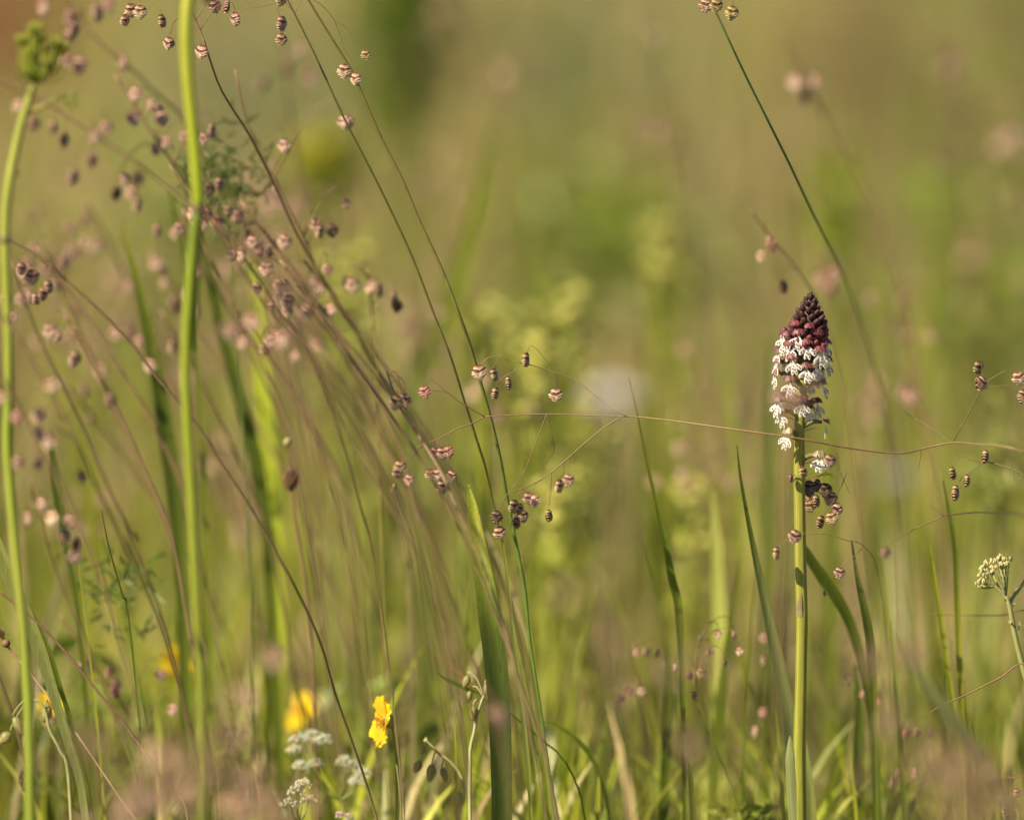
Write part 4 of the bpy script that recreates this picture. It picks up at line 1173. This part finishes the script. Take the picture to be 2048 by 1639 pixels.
for i in range(30):
    a = i * GA
    r = math.sqrt((i + .5) / 30)
    dirx, diry = math.cos(a) * r, math.sin(a) * r
    clump = max(math.exp(-((dirx * 46 + 14 - cx) / 13) ** 2) * ch for cx, ch in ((2, 74), (-24, 50), (44, 48)))
    e = b0 + Vector((dirx * 46 + 14, diry * 44, 26 + clump + random.uniform(-6, 8))) * PXM
    m = b0 + Vector((dirx * 40 + 8, diry * 40, 16 + .25 * clump)) * PXM
    ry = MB().tube([b0, m, e], [2.6 * PXM, 2.2 * PXM, 1.5 * PXM], [(0.17, 0.23, 0.02), (0.28, 0.31, 0.03)], n=8, sides=5).build("umbel_ray", M_stem, car)
    mb = MB()
    for q in range(18):
        d = Vector((random.gauss(0, .7), random.gauss(0, .7), random.uniform(.0, 1.3))).normalized()
        mb.tube([e - Vector((0, 0, .0014)), e + d * 8 * PXM, e + d * 16 * PXM + Vector((0, 0, 6 * PXM))], [1.1 * PXM, 1.3 * PXM, .2 * PXM], [(0.2, 0.26, 0.025), (0.46, 0.46, 0.07)], n=5, sides=4)
    for q in range(7):
        d = Vector((random.gauss(0, 1), random.gauss(0, 1), random.uniform(0, 1))).normalized()
        mb.blob(e + d * 5 * PXM, 1.8 * PXM, 1.8 * PXM, 1.8 * PXM, (0.46, 0.46, 0.07), rings=4, segs=6)
    mb.build("bud_cluster", M_leaf, ry)
for i in range(9):
    a = i / 9 * 2 * math.pi
    d = Vector((math.cos(a), math.sin(a), 0))
    MB().blade([b0, b0 + (d * 30 + Vector((8, 0, 2))) * PXM, b0 + (d * 50 + Vector((14, 0, 16))) * PXM, b0 + (d * 56 + Vector((16, 0, 30))) * PXM], [2.5 * PXM, 3.4 * PXM, 2 * PXM, .3 * PXM], [(0.15, 0.21, 0.02), (0.22, 0.27, 0.03)], normal=(0, 0, 1), n=10).build("bract", M_leaf, car)
MB().tube([P(50, 228, YC), P(75, 218, YC), P(100, 205, YC), P(122, 192, YC)], [4.5 * PXM, 3.6 * PXM, 2.6 * PXM], [(0.30, 0.24, 0.06), (0.34, 0.34, 0.07)], n=12).build("side_stalk", M_stem, car)
mb = MB()
for i in range(26):
    p = P(122 + random.uniform(0, 28), 190 + i * 1.1 - 6 + random.uniform(-6, 6), YC + random.uniform(-.006, .006))
    d = Vector((random.uniform(.1, 1), random.uniform(-.6, .6), random.uniform(-.9, .5))).normalized()
    mb.blade([p, p + d * 7 * PXM, p + d * 13 * PXM], [1 * PXM, 1.6 * PXM, .2 * PXM], [(0.24, 0.32, 0.04), (0.34, 0.38, 0.06)], n=5, across=3)
mb.build("side_leaf", M_leaf, car)

# ------------------------------------------------------------------ thick green grass stem, upper left
tg = thing("tall_grass_stalk", "thick bright green jointed grass stem, the tallest plant", "tall grass", foot(410, -.17))
stem_obj(tg, [(384, -80), (379, -20), (373, 60), (375, 140), (381, 210), (388, 280), (394, 350), (397, 412)], -.17, [12, 12.5, 12.5, 12, 12, 11.5], [(0.40, 0.41, 0.07), (0.35, 0.38, 0.04), (0.30, 0.35, 0.025), (0.27, 0.33, 0.02)], name="upper_stem")
stem_obj(tg, [(395, 425), (388, 480), (381, 560), (374, 660), (372, 760), (376, 860), (384, 1000), (394, 1200), (405, 1450)], -.17, [9.5, 10.5, 10.5, 10, 10, 9, 9], [(0.12, 0.18, 0.015), (0.22, 0.28, 0.02), (0.25, 0.30, 0.022), (0.24, 0.28, 0.03), (0.18, 0.2, 0.03)])
MB().blob(P(396, 418, -.17), 13 * PXM, 13 * PXM, 13 * PXM, (0.16, 0.11, 0.06)).build("joint", M_stem, tg)
MB().tube([P(397, 420, -.17), P(393, 480, -.166), P(389, 560, -.166), P(384, 700, -.166)], [10 * PXM, 9 * PXM, 8 * PXM, 5 * PXM], [(0.08, 0.15, 0.015), (0.11, 0.19, 0.02)], n=20).build("leaf_sheath", M_leaf, tg)
MB().blob(P(415, -4, -.17), 10 * PXM, 8 * PXM, 12 * PXM, (0.06, 0.05, 0.03)).build("dark_bud", M_stem, tg)

# feathery leaf behind the joint
def feather(label, px, py, Y, size, col, n=70, drop=0.0):
    root = thing("feathery_herb", label, "herb", Vector((P(px, py, Y).x + .01, Y, -.012)))
    top = P(px, py, Y)
    MB().tube([Vector(root.location), Vector(root.location).lerp(top, .5) + Vector((.004, 0, 0)), top], [.5 * MM, .4 * MM, .3 * MM], col, n=14).build("stem", M_stem, root)
    mb = MB()
    for i in range(n):
        p = top + Vector((random.gauss(0, .42), random.gauss(0, .3), random.gauss(0, .5))) * size
        d = Vector((random.gauss(0, 1), random.gauss(0, .6), random.gauss(0.2, 1))).normalized()
        l = random.uniform(.16, .42) * size
        k = random.uniform(.7, 1.3)
        cc = tuple(x * k for x in col)
        mb.blade([p, p + d * l * .5, p + d * l], [.25 * MM, .5 * MM, .08 * MM], cc, n=4, across=3)
        for q in range(3):
            d2 = (d + Vector((random.gauss(0, .8), random.gauss(0, .5), random.gauss(0, .8)))).normalized()
            mb.blade([p + d * l * (.3 + .2 * q), p + d * l * (.3 + .2 * q) + d2 * l * .35], [.35 * MM, .06 * MM], cc, n=3, across=3)
    mb.build("foliage", M_leaf, root)
    return root
feather("dark green feathery carrot leaf by the joint of the thick stem", 448, 355, .13, .019, (0.10, 0.14, 0.03), 170)
feather("feathery green leaf between carrot stem and brown arching culm", 245, 1190, .12, .02, (0.11, 0.18, 0.03), 80)

# ------------------------------------------------------------------ leafy herbs far behind: soft patches of colour
def herb(label, px, py, Y, rx, rz, col, n=260, leaf=0.014, flowers=None):
    c0 = P(px, py, Y)
    base = Vector((c0.x, Y, -.012))
    root = thing("leafy_herb", label, "herb", base)
    for k in range(4):
        e = c0 + Vector((random.uniform(-.6, .6) * rx, random.uniform(-.5, .5) * rx, random.uniform(-.2, .5) * rz))
        MB().tube([base, base.lerp(e, .5) + Vector((random.uniform(-.01, .01), 0, 0)), e], [1.5 * MM, 1.1 * MM, .7 * MM], tuple(x * .9 for x in col), n=10, sides=5).build("stem", M_stem, root)
    mb = MB()
    for i in range(n):
        u = Vector((random.gauss(0, .5) * rx, random.gauss(0, .5) * rx, random.gauss(0, .5) * rz))
        p = c0 + u
        if p.z < .005:
            p.z = random.uniform(.005, .05)
        d = Vector((random.gauss(0, 1), random.gauss(0, 1), random.gauss(.4, .7))).normalized()
        l = leaf * random.uniform(.6, 1.4)
        k = random.uniform(.7, 1.3)
        mb.blade([p, p + d * l * .5, p + d * l + Vector((0, 0, -.2 * l))], [.05 * l, .2 * l, .03 * l], tuple(x * k for x in col), normal=(random.gauss(0, 1), random.gauss(0, 1), 1), n=5, across=3)
    mb.build("foliage", M_leaf, root)
    if flowers:
        fc, fn_, fr = flowers
        for i in range(fn_):
            p = c0 + Vector((random.gauss(0, .4) * rx, random.gauss(0, .4) * rx, rz * random.uniform(.2, .8)))
            m2 = MB()
            for q in range(7):
                d = Vector((random.gauss(0, 1), random.gauss(0, 1), random.gauss(.5, .6))).normalized() * fr
                m2.blob(p + d * .7, fr * .55, fr * .55, fr * .4, fc, rings=4, segs=6, jitter=.15)
            m2.build("flower_cluster", M_white if fc[2] > .3 else M_yellow, root)
    return root

herb("yellow green spurge head blurred behind the thinner arching stalk", 636, 345, 1.15, .015, .018, (0.26, 0.30, 0.012), 260, .009, ((0.55, 0.47, 0.03), 12, .004))
herb("soft yellow green herb far between arching pair and orchid", 1150, 395, 2.2, .05, .05, (0.25, 0.27, 0.04), 240, .016)
herb("bright lime herb under the lone leaning stalk", 1668, 425, 1.1, .016, .03, (0.27, 0.33, 0.03), 130, .010)
herb("dark green broad far herb behind the hanging spikelets of the arching pair", 798, 70, 2.4, .022, .07, (0.12, 0.19, 0.012), 520, .02)
herb("pale sage herb far behind the thick green stem", 490, 190, 3.0, .07, .05, (0.27, 0.29, 0.16), 300, .02)
herb("pale sage herb far behind between arching pair and lone stalk", 1185, 165, 3.4, .08, .07, (0.26, 0.29, 0.14), 320, .022)
herb("fresh green herb in the middle distance behind the lilac flower", 1190, 530, 1.6, .05, .045, (0.17, 0.24, 0.025), 260, .016)
herb("fresh green herb behind the banded spikelet spray", 1980, 620, 1.5, .05, .09, (0.21, 0.28, 0.03), 320, .018)
herb("rusty herb far behind the carrot bud", 10, 50, 3.0, .05, .06, (0.36, 0.16, 0.08), 260, .018)
herb("light green herb far behind the brown quaking grass cluster", 2000, 40, 3.4, .08, .07, (0.22, 0.26, 0.05), 260, .02)
herb("pale yellow bedstraw heads touching the arching pair above the level culm", 965, 680, .5, .010, .014, (0.26, 0.30, 0.05), 70, .007, ((0.50, 0.50, 0.12), 6, .0025))
herb("yellow green bedstraw blurred below the level culm", 1090, 800, .55, .012, .05, (0.25, 0.29, 0.04), 160, .008, ((0.46, 0.46, 0.10), 8, .003))
herb("pale green bedstraw blurred behind the slanting bundle", 700, 760, .5, .012, .05, (0.26, 0.30, 0.06), 150, .008, ((0.50, 0.50, 0.16), 6, .003))
for k, (bx, by, bY) in enumerate([(1075, 880, .5), (1135, 770, .6), (1172, 1000, .55), (690, 700, .6), (1010, 800, .7), (1330, 620, .9), (1400, 1150, .5), (1120, 1150, .4)]):
    o = herb("soft yellow green bedstraw column blurred behind the level culm", bx, by, bY, .012, .05, (0.30, 0.33, 0.045), 110, .007, ((0.62, 0.60, 0.16), 16, .0032))
    o["group"] = "blurred bedstraw columns"
herb("pale yellow herb close behind the four narrow banded spikelets", 1990, 950, .45, .012, .018, (0.30, 0.33, 0.08), 110, .008, ((0.52, 0.50, 0.15), 5, .003))
herb("tan dry herb far behind the lone leaning stalk", 1780, 110, 3.2, .09, .06, (0.33, 0.26, 0.12), 240, .02)
herb("green herb behind the thick stem joint", 300, 520, 1.5, .05, .06, (0.20, 0.25, 0.04), 240, .016)
herb("leafy green herb in the turf behind the carrot foot", 120, 1500, .3, .02, .03, (0.20, 0.28, 0.03), 70, .016)
herb("leafy yellow green herb in the turf by the orchid foot", 1460, 1630, .08, .016, .006, (0.24, 0.29, 0.03), 40, .008)
herb("leafy green herb in the turf behind the yellow rockrose", 770, 1560, .3, .025, .02, (0.2, 0.28, 0.03), 60, .016)

# ------------------------------------------------------------------ rock roses
def rockrose(label, px, py, Y, R_, facing, stemx, up=0.0, group=None):
    base = foot(stemx, Y)
    root = thing("rockrose", label, "flower", base, group)
    c0 = P(px, py, Y)
    MB().tube([base, base.lerp(c0, .5) + Vector((.004, 0, 0)), c0 + Vector((.002, .001, -.001))], [.5 * MM, .45 * MM, .4 * MM], [(0.18, 0.2, 0.06), (0.24, 0.22, 0.08)], n=14).build("stem", M_stem, root)
    f = Vector(facing).normalized()
    q = f.to_track_quat('Z', 'Y').to_matrix()
    for k in range(5):
        a = k / 5 * 2 * math.pi + .5
        el = random.uniform(.1, .45)
        def fn(u, v, a=a, el=el):
            w = math.sin(min(1, .12 + v * .88) * math.pi * .72) * .62 * R_
            s = (u - .5) * 2
            r = v * R_
            crinkle = .05 * R_ * math.sin(s * 9 + k * 2 + v * 5) * v
            loc = Vector((r * math.cos(el), s * w * (1 - .15 * v * v), r * math.sin(el) + crinkle + .15 * R_ * s * s * v - .2 * R_ * v ** 3))
            loc = Matrix.Rotation(a, 3, 'Z') @ loc
            g = 1 - .12 * (1 - v)
            return c0 + q @ loc, (0.86 * g, 0.60 * g, 0.012)
        MB().grid(fn, 11, 9).build("petal", M_yellow, root)
    mb = MB()
    for k in range(34):
        d = q @ Vector((random.gauss(0, .45), random.gauss(0, .45), 1)).normalized()
        l = R_ * random.uniform(.3, .48)
        mb.tube([c0, c0 + d * l], [.09 * MM, .07 * MM], (0.80, 0.45, 0.01), n=3, sides=4)
        mb.blob(c0 + d * l, .3 * MM, .3 * MM, .4 * MM, (0.78, 0.38, 0.01), rings=3, segs=5)
    mb.build("stamens", M_yellow, root)
    mb = MB()
    for k in range(3):
        a = k / 3 * 2 * math.pi
        mb.blob(c0 - f * .0012 + q @ Vector((math.cos(a) * .0012, math.sin(a) * .0012, 0)), 1.5 * MM, 1.5 * MM, 2.4 * MM, (0.3, 0.3, 0.1), rot=q)
    mb.build("calyx", M_stem, root)
    return root

random.seed(5)
rockrose("yellow rockrose flower seen from the side above white flowers", 773, 1442, .015, .0098, (-.95, -.28, .08), 790)
rockrose("blurred yellow rockrose between white flowers and brown culm", 607, 1425, .3, .0085, (-.6, -.5, .5), 610)
rockrose("blurred yellow rockrose in grass below the dark tapering blade", 352, 1330, .28, .0075, (.5, -.6, .5), 360)
rockrose("small blurred yellow rockrose by woolly nodding buds", 98, 1410, .16, .0055, (.3, -.7, .5), 105)

# ------------------------------------------------------------------ white flower heads and right cream head
def umbel(label, heads, Y, base_px, fcol, r_head=14, sz=2.6, stem_w=3.0, n=44, name="white_flower", cat="flower", flat=.7):
    base = foot(base_px, Y)
    root = thing(name, label, cat, base)
    hub = P(sum(h[0] for h in heads) / len(heads), max(h[1] for h in heads) + 40, Y)
    MB().tube([base, base.lerp(hub, .55), hub], [stem_w * .5 * PXM, stem_w * .5 * PXM, stem_w * .4 * PXM], [(0.16, 0.2, 0.04), (0.18, 0.22, 0.05)], n=12).build("stem", M_stem, root)
    for (hx, hy) in heads:
        yy = Y + random.uniform(-.012, .012)
        h = P(hx, hy, yy)
        rb = MB().tube([hub, hub.lerp(h, .6) + Vector((0, 0, -.002)), h], [.35 * MM, .28 * MM, .25 * MM], (0.18, 0.22, 0.05), n=8, sides=5).build("branch", M_stem, root)
        mb = MB()
        for k in range(n):
            a = k * GA
            r = math.sqrt((k + .5) / n) * r_head * PXM
            p = h + Vector((math.cos(a) * r, math.sin(a) * r, (.35 - (r / (r_head * PXM)) ** 2 * .55) * r_head * PXM * flat * 2 + random.uniform(-5, 4) * PXM)) + Vector((random.uniform(-3, 3), random.uniform(-3, 3), 0)) * PXM
            mb.blob(p, sz * PXM, sz * PXM, sz * .8 * PXM, tuple(x * random.uniform(.8, 1.1) for x in fcol), rings=4, segs=6, jitter=.2)
        mb.build("flower_cluster", M_white, rb)
    return root

WHT = (0.72, 0.70, 0.55)
umbel("white bedstraw heads beside the blurred rockrose, tallest of the white ones", [(598, 1476), (624, 1470), (645, 1478), (590, 1498)], .09, 640, WHT, 19)
umbel("white bedstraw heads below the yellow rockrose", [(600, 1530), (632, 1526), (690, 1520), (706, 1532), (728, 1545), (715, 1560)], .085, 690, WHT, 18)
umbel("white bedstraw heads half hidden behind soft brown quaking grass", [(592, 1580), (606, 1565), (618, 1598), (580, 1604)], -.05, 620, (0.66, 0.62, 0.45), 17)
umbel("tiny pinkish white flowers under the white bedstraw", [(680, 1628), (700, 1632)], .04, 690, (0.7, 0.55, 0.5), 8, n=16)

yar = thing("yarrow", "cream budded yarrow head on a stout pale stem", "flower", foot(2085, .01))
stem_obj(yar, [(2012, 1192), (2020, 1215), (2030, 1270), (2045, 1330), (2062, 1400), (2080, 1550)], .01, [4, 5, 5.5, 6, 6, 6], [(0.30, 0.31, 0.12), (0.27, 0.29, 0.10)], mat=M_stem)
tips = [(1958, 1138), (1966, 1132), (1974, 1124), (1985, 1120), (1993, 1116), (2000, 1112), (2008, 1116), (2018, 1114), (1972, 1142), (1980, 1134), (1990, 1130), (1999, 1124), (1960, 1152), (1968, 1150), (1956, 1162), (1964, 1160), (1957, 1168), (2004, 1130), (2012, 1126), (1985, 1142)]
for i, (a, b) in enumerate(tips):
    yy = .01 + random.uniform(-.006, .008)
    s0 = P(2012, 1194, .01) if a > 1975 else P(1990, 1172, .01)
    e = P(a, b + 5, yy)
    rb = MB().tube([s0, s0.lerp(e, .55) + Vector((0, 0, -.0006)), e], [.42 * MM, .34 * MM, .26 * MM], (0.32, 0.32, 0.12), n=7, sides=5).build("branch", M_stem, yar)
    mb = MB()
    for q in range(7):
        d = Vector((random.uniform(-5, 5), random.uniform(-5, 5), random.uniform(-4, 3))) * PXM
        mb.blob(e + d + Vector((0, 0, 4 * PXM)), 2.3 * PXM, 2.3 * PXM, 5 * PXM, (0.36, 0.36, 0.12), rings=5, segs=7, point=.3, col2=(0.70, 0.64, 0.36), rot=Matrix.Rotation(random.uniform(-.4, .4), 3, 'Y'))
    mb.build("flower_cluster", M_white, rb)
MB().tube([P(2014, 1200, .01), P(2004, 1185, .01), P(1990, 1172, .01), P(1982, 1165, .01)], [.7 * MM, .6 * MM, .45 * MM], (0.30, 0.31, 0.12), n=10).build("branch", M_stem, yar)
MB().tube([P(2018, 1208, .01), P(2028, 1190, .015), P(2042, 1172, .02), P(2056, 1150, .02)], [.8 * MM, .7 * MM, .6 * MM], (0.32, 0.30, 0.13), n=10).build("branch", M_stem, yar)
for a, b, c_, d_ in [(2024, 1215, 2030, 1200), (2036, 1260, 2040, 1240), (2028, 1250, 2016, 1240)]:
    MB().blade([P(a, b, .01), P((a + c_) / 2, (b + d_) / 2, .006), P(c_, d_, .01)], [.2 * MM, .6 * MM, .1 * MM], (0.36, 0.36, 0.17), n=6).build("leaf", M_leaf, yar)

# ------------------------------------------------------------------ rockrose seed stalks, cream and nodding
def pods(label, path, pod_list, Y, base_px, col=(0.46, 0.40, 0.18)):
    root = thing("seed_stalk", label, "seed stalk", foot(base_px, Y))
    pts = [P(a, b, Y) for a, b in path]
    mb = MB().tube([Vector(root.location)] + pts[::-1], [.7 * MM, .6 * MM, .45 * MM], col, n=40)
    mb.build("stem", M_dry, root)
    dense = catmull(pts, 60)
    for (a, b, rx, rz, tl) in pod_list:
        e = P(a, b, Y + random.uniform(-.004, .004))
        top = e + Vector((math.sin(tl) * rz * PXM, 0, rz * PXM))
        d, i = near_dist(top, dense)
        s0 = dense[i]
        MB().tube([s0, s0.lerp(top, .5) + Vector((0, 0, .0025)), top + Vector((0, 0, .001)), top], [.3 * MM, .25 * MM, .25 * MM], col, n=10, sides=5).build("pedicel", M_dry, root)
        m2 = MB()
        rot = Matrix.Rotation(tl, 3, 'Y') @ Matrix.Rotation(math.pi, 3, 'X')
        m2.blob(e, rx * PXM, rx * PXM, rz * PXM, (0.30, 0.31, 0.10), rot=rot, rings=7, segs=12, point=.45, jitter=.06, col2=(0.56, 0.50, 0.22))
        for k in range(5):
            aa = k / 5 * 2 * math.pi
            s1 = e + rot @ Vector((math.cos(aa) * rx * .6 * PXM, math.sin(aa) * rx * .6 * PXM, -.8 * rz * PXM))
            s2 = e + rot @ Vector((math.cos(aa) * rx * 1.04 * PXM, math.sin(aa) * rx * 1.04 * PXM, 0))
            s3 = e + rot @ Vector((math.cos(aa) * rx * .3 * PXM, math.sin(aa) * rx * .3 * PXM, rz * 1.05 * PXM))
            m2.tube([s1, s2, s3], [.1 * MM, .12 * MM, .05 * MM], (0.5, 0.36, 0.16), n=6, sides=4)
        m2.build("seed_pod", M_leaf, root)
    return root

pods("cream seed stalk nodding in an arch beside the broad dark blade", [(848, 1478), (862, 1490), (880, 1508), (897, 1520), (912, 1535), (922, 1552), (928, 1575), (926, 1600), (918, 1640)],
     [(835, 1532, 9, 14, .5), (862, 1545, 11, 19, .1), (888, 1548, 8, 15, -.3), (918, 1600, 10, 18, .1), (846, 1500, 5, 9, .3)], .03, 915)
pods("pale seed stalk with split white pods against the dark blade", [(968, 1390), (962, 1405), (955, 1425), (951, 1445), (948, 1465), (942, 1492), (940, 1540)],
     [(932, 1362, 8, 14, .4), (972, 1378, 6, 12, 0), (946, 1425, 8, 15, .1), (938, 1392, 6, 12, .2)], .02, 942, (0.44, 0.42, 0.22))
pods("woolly nodding buds at the carrot stem foot", [(66, 1400), (76, 1402), (86, 1412), (92, 1425), (100, 1460), (120, 1500), (138, 1560)],
     [(92, 1428, 12, 18, .25), (38, 1452, 10, 22, -.5), (10, 1475, 12, 16, .9)], .02, 150, (0.36, 0.36, 0.15))

# ------------------------------------------------------------------ plantain, dry knapweed, scabious
pl = thing("plantain", "dark brown plantain seed head with a small bud above on reddish stalk", "plantain", foot(640, .10))
stem_obj(pl, [(574, 888), (578, 920), (582, 960), (590, 1030), (604, 1120), (618, 1240), (628, 1400)], .1, [1.5, 2, 3, 3.5, 3.5, 3.5, 3.5], [(0.22, 0.15, 0.07), (0.2, 0.12, 0.06)])
mb = MB()
for k in range(60):
    a = k * GA
    f = k / 60
    r = math.sin((f * .9 + .08) * math.pi) * 14
    p = P(582, 978 - 44 * f, .1) + Vector((math.cos(a) * r, math.sin(a) * r, 0)) * PXM
    mb.blob(p, 3.4 * PXM, 3.4 * PXM, 4.5 * PXM, tuple(x * random.uniform(.6, 1.4) for x in (0.16, 0.085, 0.05)), rings=4, segs=6, jitter=.2)
mb.build("seed_head", M_dry, pl)
mb = MB().blob(P(575, 884, .1), 9 * PXM, 9 * PXM, 10 * PXM, (0.30, 0.28, 0.12), jitter=.15)
mb.build("bud", M_dry, pl)

kn = thing("dry_knapweed", "dry brown knapweed head on a shining straw stalk", "seed head", foot(440, 0))
stem_obj(kn, [(12, 1288), (22, 1300), (50, 1333), (80, 1370), (110, 1410), (150, 1462), (190, 1520), (225, 1572), (262, 1625)], 0, [3.2, 2.4, 2.2, 2.2, 2.2, 2.2, 2.4], [(0.28, 0.16, 0.06), (0.52, 0.36, 0.22), (0.55, 0.40, 0.26), (0.5, 0.36, 0.2)], mat=M_dry, sides=7)
mb = MB()
c0 = P(6, 1276, 0)
dr = (P(-6, 1258, 0) - P(14, 1290, 0)).normalized()
for k in range(26):
    a = k * GA
    d = (dr + (Vector((math.cos(a), math.sin(a), 0)) * .75) * random.uniform(.4, 1)).normalized()
    mb.blade([P(12, 1288, 0), c0 + d * 6 * PXM, c0 + d * 18 * PXM, c0 + d * 22 * PXM + Vector((0, 0, 3 * PXM))], [1.4 * PXM, 2.2 * PXM, 1.2 * PXM, .2 * PXM], tuple(x * random.uniform(.6, 1.3) for x in (0.30, 0.19, 0.09)), n=7, across=3)
mb.blob(P(12, 1286, 0), 9 * PXM, 9 * PXM, 9 * PXM, (0.22, 0.13, 0.06))
mb.build("seed_head", M_dry, kn)

dh = thing("dark_seed_head", "dark blurred seed head on a bent brown stalk by the carrot foot", "seed head", foot(62, .06))
stem_obj(dh, [(-10, 1330), (15, 1400), (35, 1460), (50, 1530), (55, 1590)], .06, [3, 4, 4, 4], [(0.16, 0.1, 0.05), (0.12, 0.08, 0.03)])
mb = MB()
for k in range(50):
    a = k * GA
    f = k / 50
    p = P(52, 1580 - 50 * f, .06) + Vector((math.cos(a), math.sin(a), 0)) * math.sin((f * .9 + .06) * math.pi) * 13 * PXM
    mb.blob(p, 3.5 * PXM, 3.5 * PXM, 5 * PXM, tuple(x * random.uniform(.6, 1.4) for x in (0.11, 0.06, 0.03)), rings=4, segs=6)
mb.build("seed_head", M_dry, dh)


def scabious(label, px, py, Y, r, col, basex):
    root = thing("scabious", label, "flower", Vector((P(basex, 1500, Y).x, Y, -.012)))
    c0 = P(px, py, Y)
    MB().tube([Vector(root.location), Vector(root.location).lerp(c0, .6), c0], [.6 * MM, .5 * MM, .4 * MM], (0.18, 0.2, 0.07), n=14).build("stem", M_stem, root)
    for k in range(34):
        a = k * GA
        q = math.sqrt((k + .5) / 34)
        d = Vector((math.cos(a) * q, math.sin(a) * q, .75 - .6 * q * q))
        e = c0 + d * r
        MB().blade([c0 + d * r * .35, e, e + Vector((d.x, d.y, -.1)) * r * .25], [.2 * r / .008 * MM, 1.3 * r / .008 * MM, .7 * r / .008 * MM], tuple(x * random.uniform(.85, 1.1) for x in col), normal=(0.1, -.5, 1), n=5, across=4).build("floret", M_petal, root)
    MB().blob(c0, r * .4, r * .4, r * .3, (0.3, 0.32, 0.16)).build("calyx", M_stem, root)
    return root
scabious("soft blurred pale lilac flower over the level culm", 1224, 804, -.82, .0066, (0.74, 0.68, 0.80), 1230)
scabious("small very blurred pale lilac flower beside the orchid", 1795, 965, -.75, .0045, (0.50, 0.47, 0.50), 1800)

# stray straw stalks that stand out
G_S = "thin straw stalks among the grass"
for p, yy, wv in [([(2060, 1330), (2000, 1355), (1940, 1385), (1880, 1412), (1860, 1425)][::-1], -.005, 1.6), ([(1860, 1228), (1930, 1230), (2000, 1230), (2080, 1226)], .05, 1.2)]:
    pts = [P(a, b, yy) for a, b in p]
    e = pts[-1]
    base = Vector((e.x + .03, yy, -.012))
    o = MB().tube([base, e + Vector((.02, 0, -.02)), e] + pts[::-1][1:], [wv * PXM, wv * PXM, wv * PXM * .6], [(0.26, 0.16, 0.09), (0.22, 0.12, 0.07)], n=30).build("straw_stalk", M_dry, None, at=base)
    tag(o, "thin reddish straw stalk lying level across the yarrow stem", "grass stalk", G_S)
o = MB().tube([foot(385, -.03), P(375, 1630, -.03), P(330, 1565, -.03), P(260, 1462, -.03), P(200, 1388, -.03), P(130, 1302, -.03), P(70, 1240, -.03), P(-10, 1175, -.03)], [2.8 * PXM, 2.6 * PXM, 2.2 * PXM], [(0.26, 0.15, 0.10), (0.24, 0.13, 0.09)], n=40).build("straw_stalk", M_dry, None, at=foot(385, -.03))
tag(o, "mauve brown straw stalk slanting over the pale folded blade", "grass stalk")
print("objects", len(bpy.data.objects), "tris", sum(len(m.polygons) * 2 for m in bpy.data.meshes))
